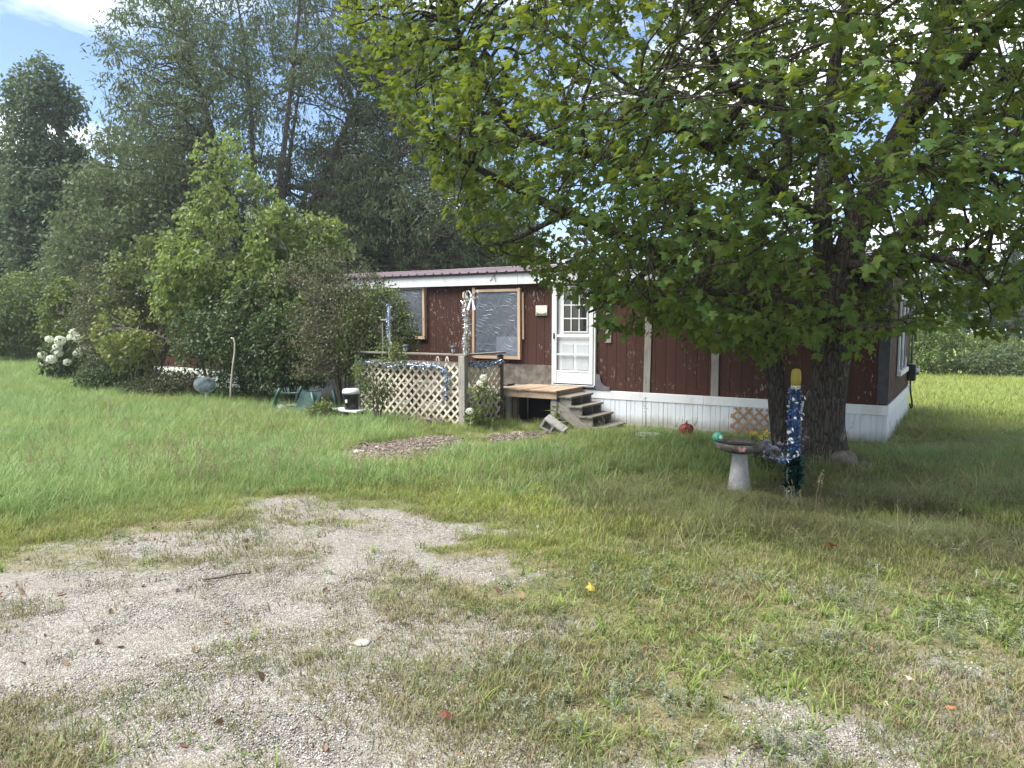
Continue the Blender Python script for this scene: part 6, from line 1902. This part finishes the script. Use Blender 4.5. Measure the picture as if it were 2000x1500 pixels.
def low(P):               # grass stays short where tyres and feet keep it down
    x, y = P[:, 0], P[:, 1]
    a = sstep(0.0, 1.5, -poly_sdf(x, y, GRAVEL)) * sstep(0.0, .9, -poly_sdf(x, y, DIRT))
    b = 1 - .55 * sstep(5.9, 4.6, y)
    c = .35 + .65 * sstep(.5, 2.0, -poly_sdf(x, y, HOUSE_P)) * sstep(-.2, 1.4, -poly_sdf(x, y, LITTER))
    d_ = 1 - .6 * np.exp(-(((x - BBX[0]) / .35) ** 2 + ((y - BBX[1] + .1) / .35) ** 2)) - .65 * np.exp(-(((x - 2.85) / .4) ** 2 + ((y - 7.25) / .45) ** 2))
    return (.50 + .50 * a) * b * c * d_
def zone_lush(x, y):      # the long soft lawn on the left
    return sstep(-1.0, -2.6, x + .12 * (y - 8)) * sstep(5.6, 7.8, y - .35 * (x + 4))
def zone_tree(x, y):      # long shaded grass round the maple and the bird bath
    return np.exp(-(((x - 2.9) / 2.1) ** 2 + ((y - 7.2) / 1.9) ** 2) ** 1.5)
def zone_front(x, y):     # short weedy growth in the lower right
    return sstep(5.6, 4.4, y) * sstep(-.6, .5, x)
def zone_field(x, y):     # open field on the right
    return sstep(10.5, 14, y) * sstep(4.5, 7.5, x)

gr = np.random.default_rng(77)
GM = {
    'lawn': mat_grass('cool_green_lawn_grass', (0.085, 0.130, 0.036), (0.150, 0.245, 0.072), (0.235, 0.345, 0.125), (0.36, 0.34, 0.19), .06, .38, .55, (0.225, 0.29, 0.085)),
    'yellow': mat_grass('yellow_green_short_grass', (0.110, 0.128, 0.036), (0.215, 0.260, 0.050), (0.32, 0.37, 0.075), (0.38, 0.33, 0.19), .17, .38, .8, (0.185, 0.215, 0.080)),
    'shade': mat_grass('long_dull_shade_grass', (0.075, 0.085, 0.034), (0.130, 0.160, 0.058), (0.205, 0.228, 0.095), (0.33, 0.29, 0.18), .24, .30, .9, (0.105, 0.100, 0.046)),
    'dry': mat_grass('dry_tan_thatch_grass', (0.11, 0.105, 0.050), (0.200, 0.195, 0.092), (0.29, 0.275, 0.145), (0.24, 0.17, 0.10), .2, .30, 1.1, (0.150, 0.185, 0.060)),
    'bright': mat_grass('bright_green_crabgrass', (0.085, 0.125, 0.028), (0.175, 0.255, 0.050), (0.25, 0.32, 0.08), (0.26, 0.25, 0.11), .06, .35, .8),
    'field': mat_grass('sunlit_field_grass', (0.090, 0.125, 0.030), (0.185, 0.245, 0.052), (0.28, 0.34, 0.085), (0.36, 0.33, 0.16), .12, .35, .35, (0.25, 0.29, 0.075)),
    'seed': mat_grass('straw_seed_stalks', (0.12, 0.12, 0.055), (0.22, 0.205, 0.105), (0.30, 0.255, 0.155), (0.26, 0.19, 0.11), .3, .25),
    'sage': mat_leaf('silver_sage_weed', [(0.20, 0.22, 0.15), (0.25, 0.27, 0.19), (0.155, 0.185, 0.115)], (0.20, 0.24, 0.14), .25, .7),
    'clover': mat_leaf('low_clover_leaf', [(0.105, 0.155, 0.045), (0.140, 0.190, 0.056), (0.090, 0.140, 0.044), (0.165, 0.20, 0.080)], (0.18, 0.25, 0.06), .25, .55),
    'litter': mat_leaf('brown_leaf_litter', [(0.085, 0.045, 0.025), (0.14, 0.075, 0.040), (0.20, 0.13, 0.085), (0.10, 0.035, 0.022)], (0.2, 0.1, 0.05), .1, .7),
    'chips': mat_leaf('bark_chip', [(0.105, 0.082, 0.068), (0.185, 0.150, 0.126), (0.28, 0.24, 0.21), (0.145, 0.108, 0.088)], (0.1, 0.1, 0.1), .0, .9),
    'stone': None,
}
def mat_pebbles():
    t = NT('mixed_gravel_stones')
    r = t.node('NewGeometry').outputs['Random Per Island']
    r2 = t.math('FRACT', t.math('ADD', t.math('MULTIPLY', r, 7.31), t.noise(t.coord('World'), 3.0, 2)))
    col = t.ramp(r2, [(0, (0.14, 0.125, 0.108)), (.35, (0.225, 0.21, 0.19)), (.7, (0.30, 0.285, 0.262)), (.93, (0.38, 0.365, 0.34)), (1, (0.47, 0.455, 0.43))])
    n = t.noise(t.coord('World'), 140.0, 3)
    col = t.mix(1.0, col, t.ramp(n, [(.3, .8), (.7, 1.15)]), 'MULTIPLY')
    return t.done(t.principled(Base_Color=col, Roughness=.92, Specular_IOR_Level=.2))
GM['stone'] = mat_pebbles()

def var(n, fn): return [fn(i) for i in range(n)]
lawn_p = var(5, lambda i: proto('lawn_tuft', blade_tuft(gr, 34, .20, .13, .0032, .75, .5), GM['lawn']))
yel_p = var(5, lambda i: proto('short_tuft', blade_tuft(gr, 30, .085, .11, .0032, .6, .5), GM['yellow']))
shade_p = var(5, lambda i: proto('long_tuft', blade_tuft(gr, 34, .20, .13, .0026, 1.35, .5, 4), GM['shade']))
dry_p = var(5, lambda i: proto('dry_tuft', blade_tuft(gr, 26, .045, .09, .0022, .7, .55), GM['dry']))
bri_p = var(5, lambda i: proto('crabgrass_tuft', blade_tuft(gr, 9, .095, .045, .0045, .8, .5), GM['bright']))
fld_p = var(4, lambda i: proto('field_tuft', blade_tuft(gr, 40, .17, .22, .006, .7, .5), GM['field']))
see_p = var(4, lambda i: proto('seed_tuft', seed_tuft(gr, 7, .42, .16), GM['seed']))
sag_p = var(4, lambda i: proto('sage_tuft', leafy_tuft(gr, 6, .10, .06, .024, TPL_NARROW, True, .5, 16), GM['sage']))
clo_p = var(4, lambda i: proto('clover_tuft', leafy_tuft(gr, 12, .04, .13, .021, TPL_HEART, True, .3, 4), GM['clover']))
lit_p = var(4, lambda i: proto('litter_leaf', leafy_tuft(gr, 1, .008, .02, .055, TPL_HEART, False, .3, 1), GM['litter']))
def chip_cluster(i):
    V, F, off = [], [], 0
    for k in range(14):
        b = MB(); l = gr.uniform(.02, .075); w = gr.uniform(.008, .022); h = gr.uniform(.004, .011)
        b.box(-l / 2, l / 2, -w / 2, w / 2, -h / 2, h / 2, rotmat(gr.normal(0, .35), gr.normal(0, .35), gr.uniform(0, 6.28), (gr.normal(0, .06), gr.normal(0, .06), gr.uniform(.0, .025))))
        v = np.concatenate(b.v); f = np.array(b.f[4]); f = np.concatenate([f[:, [0, 1, 2]], f[:, [0, 2, 3]]])
        V.append(v); F.append(f + off); off += len(v)
    return np.concatenate(V), np.concatenate(F), np.zeros(off)
chp_p = var(5, lambda i: proto('chip_cluster', chip_cluster(i), GM['chips']))
peb_p = var(7, lambda i: proto('pebble_cluster', pebble_cluster(gr, 30, .085, .003, .010), GM['stone'], True))

nz = lambda x, y, s, k: fbm2(x, y, s, k, 3)
P, _ = points(70000, lambda x, y, g, m: np.clip(zone_lush(x, y) + sstep(6.2, 9.0, y) * .30 * (1 - zone_field(x, y)) * (1 - zone_tree(x, y)), 0, 1) * (1 - g) ** 2 * (m < .3) * (.55 + .45 * sstep(.35, .55, nz(x, y, .9, 301))), gr, 4.2, 33)
scatter('lawn_grass', 'long soft cool-green lawn grass', lawn_p, P, gr, .6, 1.15, .12, scl=(1 + .022 * P[:, 1]) * low(P))
P, _ = points(64000, lambda x, y, g, m: np.clip(1.0 - zone_lush(x, y) * .85 - zone_tree(x, y) * .45 - zone_field(x, y) * .7 - zone_front(x, y) * .78, .05, 1) * np.clip(1 - 1.15 * g, 0, 1) ** 1.3 * (m < .35) * (.18 + .82 * sstep(.42, .56, nz(x, y, 1.4, 302))), gr, 2.2, 20)
Q, _ = points(42000, lambda x, y, g, m: np.exp(-((poly_sdf(x, y, GRAVEL) + .75) / .55) ** 2) * sstep(1.2, .2, x) * np.clip(1 - 1.2 * g, 0, 1) * (m < .3) * (.3 + .7 * sstep(.40, .54, nz(x, y, 1.6, 322))), gr, 3.2, 12)
P = np.concatenate([P, Q])
scatter('yellow_green_grass', 'short yellow-green grass along the driveway and before the steps', yel_p, P, gr, .55, 1.35, .15, scl=(1 + .025 * P[:, 1]) * low(P))
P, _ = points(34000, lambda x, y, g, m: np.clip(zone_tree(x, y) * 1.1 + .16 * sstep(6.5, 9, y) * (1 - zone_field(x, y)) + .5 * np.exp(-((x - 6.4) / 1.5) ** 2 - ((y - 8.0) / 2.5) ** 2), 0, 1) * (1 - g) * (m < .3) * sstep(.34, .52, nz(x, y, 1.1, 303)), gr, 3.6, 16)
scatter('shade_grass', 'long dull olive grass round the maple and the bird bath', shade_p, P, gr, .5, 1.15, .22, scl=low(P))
P, _ = points(60000, lambda x, y, g, m: np.clip(.10 + .9 * sstep(.47, .62, nz(x, y, 1.7, 304)), 0, 1) * np.clip(1.05 - .80 * g, 0, 1) * sstep(13, 8, y) * (m < .4) * (1 - .8 * zone_lush(x, y)), gr, 2.1, 12)
scatter('dry_grass', 'short dry tan grass creeping over the gravel', dry_p, P, gr, .5, 1.5, .2)
P, _ = points(5200, lambda x, y, g, m: np.clip(.12 + .75 * zone_front(x, y) + .25 * zone_tree(x, y), 0, 1) * np.clip(1.02 - .93 * g, 0, 1) * (m < .3) * (.2 + .6 * sstep(.42, .62, nz(x, y, 2.2, 305))), gr, 2.1, 9)
scatter('crabgrass', 'bright green crabgrass tufts in the foreground', bri_p, P, gr, .5, 1.25, .2)
P, _ = points(2600, lambda x, y, g, m: np.clip(.9 * zone_front(x, y) + .10, 0, 1) * np.clip(1.0 - .8 * g, 0, 1) * (m < .3) * (.08 + .5 * sstep(.42, .66, nz(x, y, 1.9, 306))), gr, 2.1, 7.5)
scatter('sage_weed', 'small silvery sage-like weeds in the foreground', sag_p, P, gr, .5, 1.2, .2)
P, _ = points(14000, lambda x, y, g, m: np.clip(zone_front(x, y) * sstep(3.0, 3.9, y) + .25 * sstep(6, 5, y) * sstep(.3, 1.5, x) + .08, 0, 1) * (1 - g) * (m < .3) * (.12 + .6 * sstep(.42, .66, nz(x, y, 1.2, 307))), gr, 2.1, 9)
scatter('clover', 'low clover and round-leaved weeds', clo_p, P, gr, .5, 1.1, .15)
P, _ = points(26000, lambda x, y, g, m: zone_field(x, y) * .95, gr, 9, 33, .8, .95)
scatter('field_grass', 'bright green grass of the open field on the right', fld_p, P, gr, .6, 1.2, .12, scl=.8 + .022 * P[:, 1])
P, _ = points(6000, lambda x, y, g, m: np.clip(.10 * sstep(6, 8, y) + .85 * np.exp(-((x - 6.9) / 1.0) ** 2 - ((y - 10.0) / 1.8) ** 2) + .4 * np.exp(-((x + 2.6) / 2.2) ** 2 - ((y - 8.2) / 1.0) ** 2) + .25 * np.exp(-((x + 3.0) / 3.2) ** 2 - ((y - 12.0) / 2.0) ** 2), 0, 1) * (1 - g) * (m < .2) * sstep(.40, .58, nz(x, y, 1.6, 308)), gr, 4.5, 20)
scatter('seed_grass', 'straw-coloured seed stalks standing over the lawn', see_p, P, gr, .5, 1.15, .12)
P, _ = points(22000, lambda x, y, g, m: np.clip(g * 1.1, 0, 1) * sstep(.32, .55, nz(x, y, 2.4, 309)), gr, 2.0, 8.5)
scatter('gravel', 'loose crushed stone lying on the driveway', peb_p, P, gr, .35, 1.0, .05)
def flower_dot(i):
    b = MB(); b.tube([(0, 0, 0), (.005, 0, .07)], .0015, 3); V = [np.concatenate(b.v)]; F = [np.array([(0, 1, 4), (0, 4, 3), (1, 2, 5), (1, 5, 4), (2, 0, 3), (2, 3, 5)])]
    d = gr.normal(0, 1, (26, 3)); d /= np.linalg.norm(d, axis=1, keepdims=True)
    v, f = place_leaves(np.array([.005, 0, .075]) + d * .006, d, gr.normal(0, 1, (26, 3)), np.full(26, .006), [TPL_OVAL], gr)
    return np.concatenate(V + [v]), np.concatenate(F + [f + 6]), np.zeros(6 + len(v))
dot_p = var(3, lambda i: proto('clover_flower', flower_dot(i), M['petal_white']))
P, _ = points(2600, lambda x, y, g, m: .05 * (1 - g) * (m < .3) * sstep(.50, .62, nz(x, y, .8, 333)), gr, 2.6, 16)
scatter('clover_flowers', 'small white clover flowers dotted through the grass', dot_p, P, gr, .7, 1.3, .2)
P, _ = points(1500, lambda x, y, g, m: .55 * sstep(11, 3, y) * (.3 + .7 * sstep(.45, .6, nz(x, y, 1.0, 310))), gr, 2.1, 11)
scatter('leaf_litter', 'scattered small brown fallen leaves', lit_p, P, gr, .4, 1.1, .5)
P, _ = points(60000, lambda x, y, g, m: (m > .25) * np.where(poly_sdf(x, y, MULCH) > -.4, .9, .12), gr, 8, 14.5, 1, .35)
scatter('bark_chips', 'shredded bark chips on the bed and under the landing', chp_p, P, gr, .7, 1.3, .1)
